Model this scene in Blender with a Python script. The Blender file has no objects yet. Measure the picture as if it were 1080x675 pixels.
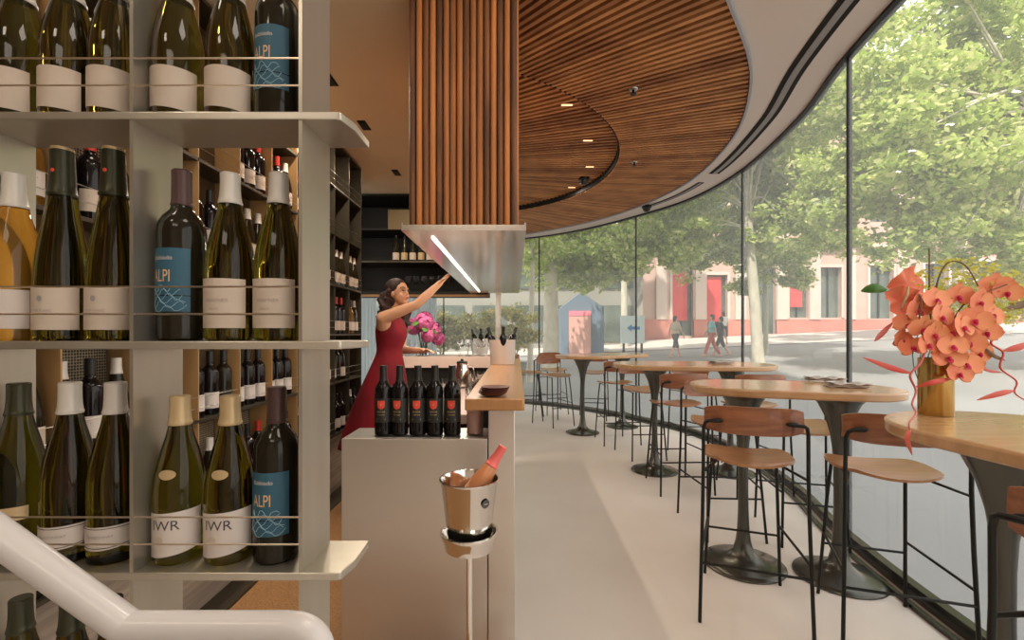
import bpy, math, random
from mathutils import Vector, Matrix
random.seed(7)
PI = math.pi
S = bpy.context.scene
COL = S.collection
H = 1.38          # camera height
F = 480.0         # focal length in pixels of the 1080 x 675 frame
CX, CY = 543.0, 351.0

# ------------------------------------------------------------------ materials
def nodes(name):
    m = bpy.data.materials.new(name); m.use_nodes = True
    nt = m.node_tree
    return m, nt, nt.nodes['Principled BSDF']

def mat(name, col, rough=.5, metal=0., var=0., scale=8., stretch=(1, 1, 1), bump=0., trans=0., coat=0.,
        emit=0., island=0., col2=None, detail=4., ior=1.45, spec=None, bumpscale=None):
    m, nt, b = nodes(name)
    N, L = nt.nodes, nt.links
    b.inputs['Base Color'].default_value = (*col, 1)
    b.inputs['Roughness'].default_value = rough
    b.inputs['Metallic'].default_value = metal
    b.inputs['IOR'].default_value = ior
    if spec is not None: b.inputs['Specular IOR Level'].default_value = spec
    if trans: b.inputs['Transmission Weight'].default_value = trans
    if coat:
        b.inputs['Coat Weight'].default_value = coat
        b.inputs['Coat Roughness'].default_value = .12
    if emit:
        b.inputs['Emission Color'].default_value = (*col, 1)
        b.inputs['Emission Strength'].default_value = emit
    if var or bump or island:
        tc = N.new('ShaderNodeTexCoord'); mp = N.new('ShaderNodeMapping')
        mp.inputs['Scale'].default_value = stretch
        L.new(tc.outputs['Object'], mp.inputs['Vector'])
        nz = N.new('ShaderNodeTexNoise'); nz.inputs['Scale'].default_value = scale
        nz.inputs['Detail'].default_value = detail
        L.new(mp.outputs['Vector'], nz.inputs['Vector'])
        if var or island:
            c2 = col2 if col2 else tuple(c * .45 for c in col)
            fac = nz.outputs['Fac']
            mr = N.new('ShaderNodeMapRange')
            mr.inputs['From Min'].default_value = .3; mr.inputs['From Max'].default_value = .7
            mr.inputs['To Min'].default_value = 0; mr.inputs['To Max'].default_value = var
            L.new(fac, mr.inputs['Value'])
            out = mr.outputs['Result']
            if island:
                g = N.new('ShaderNodeNewGeometry')
                ma = N.new('ShaderNodeMath'); ma.operation = 'MULTIPLY_ADD'
                ma.inputs[1].default_value = island
                L.new(g.outputs['Random Per Island'], ma.inputs[0]); L.new(out, ma.inputs[2])
                ma.use_clamp = True
                out = ma.outputs[0]
            mx = N.new('ShaderNodeMix'); mx.data_type = 'RGBA'
            mx.inputs['A'].default_value = (*col, 1); mx.inputs['B'].default_value = (*c2, 1)
            L.new(out, mx.inputs['Factor']); L.new(mx.outputs['Result'], b.inputs['Base Color'])
        if bump:
            bp = N.new('ShaderNodeBump'); bp.inputs['Strength'].default_value = bump
            bp.inputs['Distance'].default_value = .01
            L.new(nz.outputs['Fac'], bp.inputs['Height']); L.new(bp.outputs['Normal'], b.inputs['Normal'])
    return m

M = {}
M['steel'] = mat('brushed_steel', (.56, .54, .50), .34, 1., .5, 30, (1, 1, .06), col2=(.40, .38, .35))
M['steel_panel'] = mat('counter_steel', (.70, .64, .57), .36, .8, .6, 3, (.5, 1, 2.2), col2=(.66, .60, .54), bump=.05)
M['shelf'] = mat('shelf_steel', (.56, .52, .44), .34, .8, .35, 26, (1, 1, .1), col2=(.44, .40, .33))
M['rail'] = mat('rail_steel', (.80, .68, .56), .28, 1.)
M['chrome'] = mat('polished_steel', (.78, .75, .71), .09, 1.)
M['mirror'] = mat('hood_steel', (.93, .88, .82), .15, .92, .3, 5, (1, 1, 1), col2=(.80, .74, .66))
M['white_paint'] = mat('white_paint', (.60, .56, .54), .35, 0, .12, 12, coat=.3, col2=(.52, .48, .45))
M['ceil_white'] = mat('ceiling_white', (.74, .66, .60), .6, 0, .1, 3, col2=(.69, .61, .55))
M['ceil_tan'] = mat('ceiling_tan', (.90, .80, .57), .7, 0, .2, 1.5, col2=(.52, .41, .29))
M['floor'] = mat('floor_white', (.82, .745, .68), .34, 0, .8, 1.6, (1, 1, 1), col2=(.74, .655, .585), detail=8)
M['black'] = mat('black_metal', (.022, .022, .020), .38, .6)
M['blackwood'] = mat('black_wood', (.013, .012, .010), .6, 0)
M['dark_metal'] = mat('dark_tulip_metal', (.095, .093, .078), .27, .75, .3, 3, col2=(.14, .135, .115))
M['darkgap'] = mat('dark_backing', (.012, .008, .006), .9)
M['wood_stool'] = mat('stool_walnut', (.36, .135, .058), .36, 0, .9, 6, (1, 9, 9), coat=.45, col2=(.19, .065, .028), detail=7)
M['wood_seat'] = mat('seat_ply', (.48, .23, .095), .34, 0, .8, 5, (1, 10, 10), coat=.4, col2=(.31, .135, .055), detail=7)
M['wood_table'] = mat('table_oak', (.60, .36, .18), .25, 0, .8, 3, (1, 10, 4), coat=.5, col2=(.44, .245, .11), detail=7)
M['wood_bar'] = mat('bar_oak', (.48, .23, .085), .3, 0, .8, 4, (10, .6, 4), coat=.4, col2=(.38, .19, .075), detail=7)
M['wood_dowel'] = mat('dowel_timber', (.74, .27, .075), .6, 0, .45, 2.5, (14, 14, .8), island=.8, col2=(.11, .042, .016), detail=6)
M['wood_slat'] = mat('ceiling_slat_timber', (.74, .36, .13), .5, 0, .45, 2.0, (2, 2, 2), island=.6, col2=(.24, .085, .028), detail=5)
M['wood_edge'] = mat('wood_edge', (.40, .22, .10), .5, 0, .4, 6)
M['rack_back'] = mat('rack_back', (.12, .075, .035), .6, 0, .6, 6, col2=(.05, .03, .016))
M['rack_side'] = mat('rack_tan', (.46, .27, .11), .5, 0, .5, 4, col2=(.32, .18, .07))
M['panel_glow'] = mat('cabinet_glow_panel', (.16, .11, .05), .6)
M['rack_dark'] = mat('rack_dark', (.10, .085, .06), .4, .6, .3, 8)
M['g_green'] = mat('glass_olive', (.14, .12, .010), .04, 0, trans=1., ior=1.36)
M['g_dark'] = mat('glass_dark', (.016, .013, .008), .06, 0, .2, 3, spec=.35, col2=(.045, .033, .012))
M['g_mid'] = mat('glass_green', (.10, .075, .010), .04, 0, trans=.9, ior=1.38)
M['g_amber'] = mat('glass_amber', (.85, .42, .06), .04, 0, trans=.85, ior=1.36)
M['g_red'] = mat('glass_red_wine', (.008, .006, .006), .07, 0, spec=.4)
M['g_clear'] = mat('clear_glass', (.93, .93, .92), .02, 0, trans=1., ior=1.3)
M['g_rose'] = mat('rose_wine', (.90, .36, .16), .05, 0, trans=.25, ior=1.4)
M['cream'] = mat('paper_cream', (.66, .55, .45), .6, 0, .2, 30, col2=(.58, .47, .38))
M['white'] = mat('paper_white', (.70, .62, .56), .6)
M['teal'] = mat('paper_teal', (.035, .12, .18), .5, 0, .25, 30, col2=(.03, .09, .13))
M['black_paper'] = mat('paper_black', (.022, .022, .018), .45)
M['orange_paper'] = mat('paper_orange', (.70, .26, .11), .55)
M['redlab'] = mat('paper_red', (.80, .085, .05), .6)
M['gold'] = mat('gold_print', (.72, .50, .24), .4, .4)
M['orange_ink'] = mat('ink_orange', (.80, .50, .26), .6)
M['ink'] = mat('ink_dark', (.08, .07, .07), .6)
M['ink_grey'] = mat('ink_grey', (.38, .33, .32), .6)
M['ink_blue'] = mat('ink_pale_blue', (.30, .48, .58), .6)
M['cap_white'] = mat('capsule_white', (.72, .67, .60), .38, .1)
M['cap_tan'] = mat('capsule_tan', (.60, .44, .24), .38, .3)
M['cap_black'] = mat('capsule_black', (.028, .026, .024), .35, .3)
M['cap_green'] = mat('capsule_green', (.045, .045, .022), .35, .4)
M['cap_plum'] = mat('capsule_plum', (.10, .055, .05), .4, .3)
M['cap_red'] = mat('capsule_red', (.55, .045, .03), .35, .2)
M['cap_pink'] = mat('capsule_pink', (.86, .17, .15), .35, .2)
M['dress'] = mat('dress_red', (.27, .004, .014), .85, 0, .9, 9, (1, 1, .35), col2=(.11, .002, .007), bump=.5)
M['skin'] = mat('skin', (.66, .36, .22), .5, 0, .15, 12, col2=(.58, .29, .18))
M['hair'] = mat('hair', (.016, .007, .005), .65, 0, .5, 40, (1, 1, .3), col2=(.075, .03, .02), bump=.6)
M['brass'] = mat('brass', (.62, .43, .15), .22, 1., .5, 4, (6, 6, .4), col2=(.40, .26, .08))
M['orchid'] = mat('orchid_petal', (.93, .42, .19), .6, 0, .6, 14, island=.5, col2=(.88, .26, .15))
M['orchid_lip'] = mat('orchid_lip', (.55, .02, .08), .5)
M['anthurium'] = mat('anthurium', (.90, .30, .16), .4, 0, .6, 10, col2=(.82, .14, .08))
M['leaf_red'] = mat('heliconia_red', (.66, .06, .06), .45, 0, .5, 12, col2=(.60, .20, .10))
M['leaf_green'] = mat('leaf_green', (.06, .17, .03), .45)
M['stem'] = mat('stem_brown', (.16, .09, .04), .6)
M['stem_pink'] = mat('stem_pink', (.60, .16, .14), .5)
M['hydrangea'] = mat('hydrangea', (.72, .18, .42), .6, 0, .6, 30, island=.4, col2=(.42, .05, .16))
M['ceramic'] = mat('white_ceramic', (.80, .72, .66), .3, coat=.4)
M['marble'] = mat('pink_marble', (.78, .60, .52), .25, 0, .5, 3, col2=(.66, .46, .38), coat=.3)
M['clay'] = mat('brown_plate', (.13, .045, .035), .45)
M['rose_glass'] = mat('rose_glass', (.90, .52, .42), .2, 0, trans=.4, coat=.5)
M['copper'] = mat('lip_red', (.5, .03, .04), .4)
M['pave'] = mat('plaza_paving', (.27, .265, .255), .75, 0, .6, .55, col2=(.18, .18, .175), detail=8)
M['road'] = mat('street_pale', (.52, .47, .42), .8, 0, .3, .4)
M['stone'] = mat('sandstone_pink', (.58, .40, .34), .8, 0, .5, .5, (1, 1, 3), col2=(.46, .29, .25))
M['stone2'] = mat('sandstone_red', (.48, .17, .13), .8, 0, .5, 1.1, (1, 1, 2), col2=(.58, .28, .22))
M['stone_pale'] = mat('pilaster_pale', (.62, .50, .44), .8)
M['banner'] = mat('banner_red', (.58, .035, .04), .7, 0, .3, 1.2, col2=(.78, .20, .18))
M['winglass'] = mat('window_grey', (.05, .07, .06), .15, 0, .8, .9, col2=(.16, .19, .16))
M['greyblue'] = mat('hoarding_blue', (.14, .19, .25), .7)
M['pinkdoor'] = mat('kiosk_pink', (.66, .36, .30), .7)
M['pinkhead'] = mat('kiosk_header', (.85, .22, .30), .7)
M['greybuild'] = mat('grey_building', (.30, .29, .25), .8, 0, .4, .4)
M['sign_white'] = mat('sign_pale', (.70, .82, .86), .5)
M['sign_blue'] = mat('sign_blue', (.02, .22, .55), .5)
M['bark'] = mat('bark', (.42, .38, .29), .85, 0, .9, 5, (1, 1, .5), col2=(.60, .56, .46), bump=.4)
M['slotgrey'] = mat('slot_grey', (.30, .29, .28), .6)
M['planks'] = mat('pale_planks', (.50, .42, .34), .6, 0, .9, 3, (1, .6, 14), col2=(.30, .25, .20))
M['tower'] = mat('tower_grey', (.4, .4, .4), .8)
M['tops'] = {k: mat('cloth_' + k, c, .8) for k, c in dict(beige=(.50, .42, .32), cyan=(.25, .52, .58), dark=(.04, .045, .06), white=(.7, .68, .66), grey=(.2, .2, .2), rust=(.5, .10, .06)).items()}
M['lamp_warm'] = mat('lamp_warm', (1, .58, .30), .5, emit=1.6)
M['lamp_white'] = mat('lamp_white', (1, .86, .72), .5, emit=5.)

def leaf_mat(name, a, b_, c):
    m, nt, b = nodes(name); N, L = nt.nodes, nt.links
    g = N.new('ShaderNodeNewGeometry'); cr = N.new('ShaderNodeValToRGB')
    cr.color_ramp.elements[0].color = (*a, 1); cr.color_ramp.elements[1].color = (*b_, 1)
    e = cr.color_ramp.elements.new(.55); e.color = (*c, 1)
    L.new(g.outputs['Random Per Island'], cr.inputs['Fac'])
    L.new(cr.outputs['Color'], b.inputs['Base Color']); b.inputs['Roughness'].default_value = .55
    tr = N.new('ShaderNodeBsdfTranslucent'); L.new(cr.outputs['Color'], tr.inputs['Color'])
    mx = N.new('ShaderNodeMixShader'); mx.inputs[0].default_value = .62
    L.new(b.outputs[0], mx.inputs[1]); L.new(tr.outputs[0], mx.inputs[2])
    L.new(mx.outputs[0], N['Material Output'].inputs['Surface'])
    return m
M['leaf'] = leaf_mat('plane_tree_leaf', (.30, .42, .07), (.86, .84, .42), (.54, .64, .17))
M['curtain'] = leaf_mat('sheer_curtain', (.80, .84, .85), (.80, .84, .85), (.80, .84, .85))
M['leaf_y'] = leaf_mat('yellow_leaf', (.62, .60, .10), (.85, .78, .30), (.72, .70, .16))
M['leaf_b'] = leaf_mat('bush_leaf', (.24, .36, .08), (.74, .68, .26), (.52, .40, .16))

def glass_mat():
    m, nt, b = nodes('facade_glass'); N, L = nt.nodes, nt.links
    N.remove(b)
    t = N.new('ShaderNodeBsdfTransparent'); t.inputs[0].default_value = (.97, .985, .98, 1)
    g = N.new('ShaderNodeBsdfGlossy'); g.inputs['Roughness'].default_value = .02; g.inputs['Color'].default_value = (.9, .95, 1, 1)
    lw0 = N.new('ShaderNodeLayerWeight'); lw0.inputs['Blend'].default_value = .5
    pw_ = N.new('ShaderNodeMath'); pw_.operation = 'POWER'; pw_.inputs[1].default_value = 5
    L.new(lw0.outputs['Facing'], pw_.inputs[0])
    lw = N.new('ShaderNodeMath'); lw.operation = 'MULTIPLY_ADD'; lw.inputs[1].default_value = .5; lw.inputs[2].default_value = .015
    L.new(pw_.outputs[0], lw.inputs[0])
    d = N.new('ShaderNodeBsdfTranslucent'); d.inputs[0].default_value = (.95, .97, .97, 1)
    m1 = N.new('ShaderNodeMixShader'); m1.inputs[0].default_value = .14  # haze put into the glass as a pale translucent share
    m2 = N.new('ShaderNodeMixShader')
    L.new(t.outputs[0], m1.inputs[1]); L.new(d.outputs[0], m1.inputs[2])
    L.new(lw.outputs[0], m2.inputs[0]); L.new(m1.outputs[0], m2.inputs[1]); L.new(g.outputs[0], m2.inputs[2])
    L.new(m2.outputs[0], N['Material Output'].inputs['Surface'])
    return m
M['glass'] = glass_mat()

def terrazzo():
    m, nt, b = nodes('terracotta_terrazzo'); N, L = nt.nodes, nt.links
    tc = N.new('ShaderNodeTexCoord'); v = N.new('ShaderNodeTexVoronoi'); v.inputs['Scale'].default_value = 240
    L.new(tc.outputs['Object'], v.inputs['Vector'])
    cr = N.new('ShaderNodeValToRGB'); cr.color_ramp.elements[0].color = (.24, .11, .045, 1); cr.color_ramp.elements[1].color = (.56, .31, .13, 1)
    L.new(v.outputs['Color'], cr.inputs['Fac']); L.new(cr.outputs['Color'], b.inputs['Base Color'])
    b.inputs['Roughness'].default_value = .5
    return m
M['terrazzo'] = terrazzo()

def mesh_mat():
    m, nt, b = nodes('perforated_bronze'); N, L = nt.nodes, nt.links
    tc = N.new('ShaderNodeTexCoord'); v = N.new('ShaderNodeTexVoronoi'); v.inputs['Scale'].default_value = 95; v.inputs['Randomness'].default_value = .1
    L.new(tc.outputs['Object'], v.inputs['Vector'])
    cr = N.new('ShaderNodeValToRGB'); cr.color_ramp.elements[0].color = (.02, .014, .01, 1); cr.color_ramp.elements[0].position = .38
    cr.color_ramp.elements[1].color = (.36, .28, .18, 1); cr.color_ramp.elements[1].position = .46
    L.new(v.outputs['Distance'], cr.inputs['Fac']); L.new(cr.outputs['Color'], b.inputs['Base Color'])
    return m
M['perf'] = mesh_mat()

# ------------------------------------------------------------------ geometry
class MB:
    def __init__(s): s.v = []; s.f = []
    def add(s, vs, fs):
        n = len(s.v); s.v += [tuple(x) for x in vs]; s.f += [tuple(i + n for i in f) for f in fs]; return s
    def box(s, x0, x1, y0, y1, z0, z1):
        vs = [(x, y, z) for x in (x0, x1) for y in (y0, y1) for z in (z0, z1)]
        return s.add(vs, [(0, 1, 3, 2), (4, 6, 7, 5), (0, 4, 5, 1), (2, 3, 7, 6), (0, 2, 6, 4), (1, 5, 7, 3)])
    def tube(s, pts, r, n=10, cap=True, flat=None):
        pts = [Vector(p) for p in pts]
        rs = r if isinstance(r, (list, tuple)) else [r] * len(pts)
        vs = []; fs = []
        t0 = (pts[1] - pts[0]).normalized()
        up = Vector((0, 0, 1)) if abs(t0.z) < .9 else Vector((1, 0, 0))
        nrm = (up - t0 * up.dot(t0)).normalized()
        for i, p in enumerate(pts):
            if i == 0: t = t0
            elif i == len(pts) - 1: t = (pts[i] - pts[i - 1]).normalized()
            else: t = ((pts[i] - pts[i - 1]).normalized() + (pts[i + 1] - pts[i]).normalized()).normalized()
            nrm = (nrm - t * nrm.dot(t))
            if nrm.length < 1e-6: nrm = t.orthogonal()
            nrm.normalize(); bi = t.cross(nrm)
            k = flat if flat else 1
            for j in range(n):
                a = 2 * PI * j / n
                vs.append(p + (nrm * math.cos(a) * k + bi * math.sin(a)) * rs[i])
        for i in range(len(pts) - 1):
            for j in range(n):
                a, b = i * n + j, i * n + (j + 1) % n
                fs.append((a, b, b + n, a + n))
        if cap:
            fs.append(tuple(range(n - 1, -1, -1))); m_ = (len(pts) - 1) * n; fs.append(tuple(range(m_, m_ + n)))
        return s.add(vs, fs)
    def lathe(s, prof, n=32, c=(0, 0, 0), cap=True):
        vs = []; fs = []
        for r, z in prof:
            for j in range(n):
                a = 2 * PI * j / n
                vs.append((c[0] + r * math.cos(a), c[1] + r * math.sin(a), c[2] + z))
        for i in range(len(prof) - 1):
            for j in range(n):
                a, b = i * n + j, i * n + (j + 1) % n
                fs.append((a, b, b + n, a + n))
        if cap:
            if prof[0][0] > 1e-5: fs.append(tuple(range(n - 1, -1, -1)))
            if prof[-1][0] > 1e-5: m_ = (len(prof) - 1) * n; fs.append(tuple(range(m_, m_ + n)))
        return s.add(vs, fs)
    def prism(s, poly, z0, z1):
        n = len(poly)
        vs = [(x, y, z0) for x, y in poly] + [(x, y, z1) for x, y in poly]
        fs = [tuple(range(n - 1, -1, -1)), tuple(range(n, 2 * n))] + [(i, (i + 1) % n, (i + 1) % n + n, i + n) for i in range(n)]
        return s.add(vs, fs)
    def ell(s, c, r, n=16, m=10, rot=None):
        vs = []; fs = []
        R = rot or Matrix.Identity(3)
        c = Vector(c)
        for i in range(m + 1):
            th = PI * i / m
            for j in range(n):
                a = 2 * PI * j / n
                vs.append(c + R @ Vector((r[0] * math.sin(th) * math.cos(a), r[1] * math.sin(th) * math.sin(a), r[2] * math.cos(th))))
        for i in range(m):
            for j in range(n):
                a, b = i * n + j, i * n + (j + 1) % n
                fs.append((a, a + n, b + n, b))
        return s.add(vs, fs)
    def cone(s, a, b, ra, rb, n=12):
        s.tube([a, b], [ra, rb], n); s.ell(a, (ra,) * 3, n, 8); s.ell(b, (rb,) * 3, n, 8); return s
    def xf(s, mtx):
        s.v = [tuple(mtx @ Vector(p)) for p in s.v]; return s
    def mesh(s, name, m, smooth=None):
        me = bpy.data.meshes.new(name)
        me.from_pydata(s.v, [], s.f)
        if isinstance(m, (list, tuple)):
            for x in m: me.materials.append(x)
        elif m: me.materials.append(m)
        if smooth is not None:
            me.polygons.foreach_set('use_smooth', [True] * len(me.polygons))
            if smooth < 180:
                me.set_sharp_from_angle(angle=math.radians(smooth))
        me.update()
        return me
    def build(s, name, m, parent=None, smooth=40, loc=None, rz=0):
        o = bpy.data.objects.new(name, s.mesh(name, m, smooth)); COL.objects.link(o)
        if parent: o.parent = parent
        if loc: o.location = loc
        if rz: o.rotation_euler.z = rz
        return o

def empty(name, loc=(0, 0, 0), rz=0):
    o = bpy.data.objects.new(name, None); COL.objects.link(o); o.empty_display_size = .1
    o.location = loc; o.rotation_euler.z = rz; return o
def tag(o, label, cat, group=None, kind=None):
    o['label'] = label; o['category'] = cat
    if group: o['group'] = group
    if kind: o['kind'] = kind
    return o
def struct(o, label=None):
    o['kind'] = 'structure'
    if label: o['label'] = label
    return o
def copy_tree(o, parent=None):
    c = o.copy(); COL.objects.link(c)
    c.parent = parent
    for ch in list(o.children): copy_tree(ch, c)
    return c
def bevel(o, w=.003, seg=2):
    b = o.modifiers.new('bevel', 'BEVEL'); b.width = w; b.segments = seg; b.limit_method = 'ANGLE'; return o
def remesh(o, v=.006, it=6):
    r = o.modifiers.new('remesh', 'REMESH'); r.mode = 'VOXEL'; r.voxel_size = v; r.use_smooth_shade = True
    s_ = o.modifiers.new('smooth', 'SMOOTH'); s_.iterations = it; s_.factor = .5; return o
def cr_spline(pts, n=8):
    out = []
    P = [Vector(p) for p in pts]; P = [2 * P[0] - P[1]] + P + [2 * P[-1] - P[-2]]
    for i in range(1, len(P) - 2):
        for k in range(n):
            t = k / n
            out.append(.5 * ((2 * P[i]) + (P[i + 1] - P[i - 1]) * t + (2 * P[i - 1] - 5 * P[i] + 4 * P[i + 1] - P[i + 2]) * t * t + (3 * P[i] - P[i - 1] - 3 * P[i + 1] + P[i + 2]) * t ** 3))
    out.append(P[-2]); return out
def resample(pts, n):
    d = [0]
    for a, b in zip(pts, pts[1:]): d.append(d[-1] + (b - a).length)
    out = []; j = 0
    for k in range(n):
        t = d[-1] * k / (n - 1)
        while j < len(d) - 2 and d[j + 1] < t: j += 1
        u = (t - d[j]) / max(1e-9, d[j + 1] - d[j]); out.append(pts[j].lerp(pts[j + 1], min(1, u)))
    return out

_txt = {}
def text_geo(body, size):
    key = (body, size)
    if key in _txt: return _txt[key]
    cu = bpy.data.curves.new('t', 'FONT'); cu.body = body; cu.size = size; cu.align_x = 'CENTER'; cu.resolution_u = 3
    ob = bpy.data.objects.new('t', cu); COL.objects.link(ob)
    dg = bpy.context.evaluated_depsgraph_get(); ev = ob.evaluated_get(dg); me = ev.to_mesh()
    vs = [tuple(v.co) for v in me.vertices]; fs = [tuple(p.vertices) for p in me.polygons]
    ev.to_mesh_clear(); bpy.data.objects.remove(ob); bpy.data.curves.remove(cu)
    _txt[key] = (vs, fs); return vs, fs
def wrap(vs, r, z, a0=0.):      # flat x,y lettering bent round a bottle whose front is -Y
    return [(r * math.sin(x / r + a0), -r * math.cos(x / r + a0), z + y) for x, y, *_ in vs]

# ------------------------------------------------------------------ camera
cam = bpy.data.cameras.new('camera'); co = bpy.data.objects.new('camera', cam); COL.objects.link(co)
co.location = (0, 0, H); co.rotation_euler = (PI / 2, 0, 0)
cam.lens = 16.0; cam.sensor_width = 36.0; cam.sensor_fit = 'HORIZONTAL'
cam.shift_x = -(CX - 540) / 1080; cam.shift_y = (CY - 337.5) / 1080
cam.clip_start = .02; cam.clip_end = 300
S.camera = co

# ------------------------------------------------------------------ the room shell
HEAD = 3.24
GL = cr_spline([(1.75, -2.5), (1.93, -.8), (2.03, .85), (2.08, 2.04), (2.236, 3.05), (2.47, 3.95), (2.6, 5.2), (2.44, 6.3), (1.93, 7.25), (1.25, 8.15), (.47, 8.8), (-.5, 9.2), (-1.47, 9.4), (-3.6, 9.6)], 10)
GL = [Vector((p.x, p.y)) for p in GL]
def offset(pts, d):
    out = []
    for i, p in enumerate(pts):
        t = (pts[min(i + 1, len(pts) - 1)] - pts[max(i - 1, 0)]).normalized()
        out.append(p + Vector((-t.y, t.x)) * d)     # left of travel = inside the room
    return out
def strip(pts, d0, d1, z0, z1):
    A, B = offset(pts, d0), offset(pts, d1)
    m = MB(); n = len(pts); vs = []
    for a, b in zip(A, B): vs += [(a.x, a.y, z0), (b.x, b.y, z0), (b.x, b.y, z1), (a.x, a.y, z1)]
    fs = []
    for i in range(n - 1):
        for k in range(4):
            a, b = i * 4 + k, i * 4 + (k + 1) % 4
            fs.append((a, b, b + 4, a + 4))
    fs += [(0, 1, 2, 3), ((n - 1) * 4 + 3, (n - 1) * 4 + 2, (n - 1) * 4 + 1, (n - 1) * 4)]
    return m.add(vs, fs)

fl = [(p.x, p.y) for p in GL] + [(-3.6, 4.9), (-1.56, 4.9), (-1.56, -2.5)]
fm = MB().prism(fl, -.25, 0)
struct(fm.build('floor', M['floor'], smooth=None), 'smooth off white floor along the window tables')
struct(MB().box(-1.42, -.06, 1.0, 4.4, .0, .004).build('floor_bar', M['terrazzo'], smooth=None), 'speckled terracotta floor between the wine wall and the bar')
struct(MB().box(-1.56, -1.42, -1.0, 4.2, .0, .02).build('trim_1', M['rack_dark'], smooth=None), 'dark kerb strip at the foot of the wine wall')

struct(MB().box(-1.56, -1.552, -1.0, 4.6, .0, .572).build('wall_plinth', M['planks'], smooth=None), 'pale planked base below the wall rack')
# panes between the joints
keys = [0, 20, 40, 60, 80, 100, 120, 130]
joints = [20, 40, 60, 80, 100, 120]
def gi(idx): return GL[idx]
MULL = [(1.93, -.8), (2.03, .85), (2.236, 3.05), (2.6, 5.2), (1.93, 7.25), (.47, 8.8), (-1.47, 9.4)]
mi = [min(range(len(GL)), key=lambda i: (GL[i] - Vector(m)).length) for m in MULL]
cuts = [0] + mi + [len(GL) - 1]
for k in range(len(cuts) - 1):
    seg = GL[cuts[k]:cuts[k + 1] + 1]
    w = MB(); vs = []
    for p in seg: vs += [(p.x, p.y, .02), (p.x, p.y, HEAD)]
    w.add(vs, [(2 * i, 2 * i + 2, 2 * i + 3, 2 * i + 1) for i in range(len(seg) - 1)])
    struct(w.build('window_%d' % (k + 1), M['glass'], smooth=180), 'tall curved glass pane of the street front')
for k, i in enumerate(mi):
    p = GL[i]; t = (GL[min(i + 1, len(GL) - 1)] - GL[i - 1]).normalized()
    a = math.atan2(t.y, t.x)
    o = MB().box(-.008, .008, -.018, .010, .02, HEAD).build('trim_%d' % (k + 2), M['black'], loc=(p.x, p.y, 0), rz=a)
    struct(o, 'thin black joint between two glass panes')
struct(strip(GL, .005, .055, 0, .07).build('trim_10', M['dark_metal']), 'dark curved sill channel at the foot of the glass')
struct(strip(GL, .10, .125, .0, .022).build('trim_11', M['dark_metal']), 'thin dark floor track inside the glass')
struct(strip(GL, -.03, .03, HEAD - .02, HEAD + .02).build('trim_12', M['black']), 'black head joint above the glass')

WC = cr_spline([(-.4, 1.2), (.45, 1.65), (1.19, 2.53), (1.73, 3.34), (2.07, 4.42), (2.06, 5.77), (1.46, 7.22), (.3, 8.38), (-.9, 8.95), (-2.2, 9.2)], 12)
WC = [Vector((p.x, p.y)) for p in WC]
g0 = mi[1]
A = resample(WC, 90); B = resample(offset(GL[g0:], 0), 90)
m = MB(); vs = []
for a, b in zip(A, B): vs += [(a.x, a.y, HEAD), (b.x, b.y, HEAD)]
m.add(vs, [(2 * i, 2 * i + 1, 2 * i + 3, 2 * i + 2) for i in range(89)])
n0 = len(m.v)
m.add([(-.45, -2.5, HEAD), (1.75, -2.5, HEAD), (1.93, -.8, HEAD), (2.03, .85, HEAD), (-.4, 1.2, HEAD), (-.45, 1.2, HEAD)], [(0, 1, 2, 3, 4, 5)])
struct(m.build('ceiling', M['ceil_white'], smooth=None), 'off white ceiling ring between the timber oval and the glass')
struct(MB().box(-2.2, -.45, -2.5, 5.6, 2.91, 2.95).build('ceiling_bar', M['ceil_tan'], smooth=None), 'tan painted ceiling over the wine wall')
struct(MB().box(-.47, -.45, -2.5, 1.95, 2.9, HEAD).build('trim_13', M['ceil_tan'], smooth=None))
foot = [(p.x, p.y) for p in offset(GL, -.05)] + [(-6, 9.6), (-6, -2.6), (1.7, -2.6)]
struct(MB().prism(foot, 3.44, 3.6).build('ceiling_slab', M['darkgap'], smooth=None), 'dark slab above the timber ceiling')
struct(strip(GL, -.05, .0, HEAD + .02, 3.6).build('trim_22', M['steel']))
# black slot track with grey inlay
gA = offset(GL, .27)
def band(i0, i1, d0, d1, z0, z1, m_, nm):
    return struct(strip(GL[i0:i1], d0, d1, z0, z1).build(nm, m_), 'curved ceiling slot track')
i1 = min(range(len(GL)), key=lambda i: (GL[i] - Vector((2.6, 5.3))).length)
i2 = min(range(len(GL)), key=lambda i: (GL[i] - Vector((2.59, 5.55))).length)
i3 = min(range(len(GL)), key=lambda i: (GL[i] - Vector((2.2, 6.85))).length)
band(22, i1 + 1, .215, .335, HEAD - .006, HEAD - .001, M['darkgap'], 'trim_14')
band(22, i1 + 1, .252, .298, HEAD - .009, HEAD - .006, M['slotgrey'], 'trim_15')
band(i2 + 1, i3, .235, .31, HEAD - .006, HEAD - .001, M['darkgap'], 'trim_16')
band(i2 + 1, i3, .258, .288, HEAD - .009, HEAD - .006, M['slotgrey'], 'trim_17')

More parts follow.
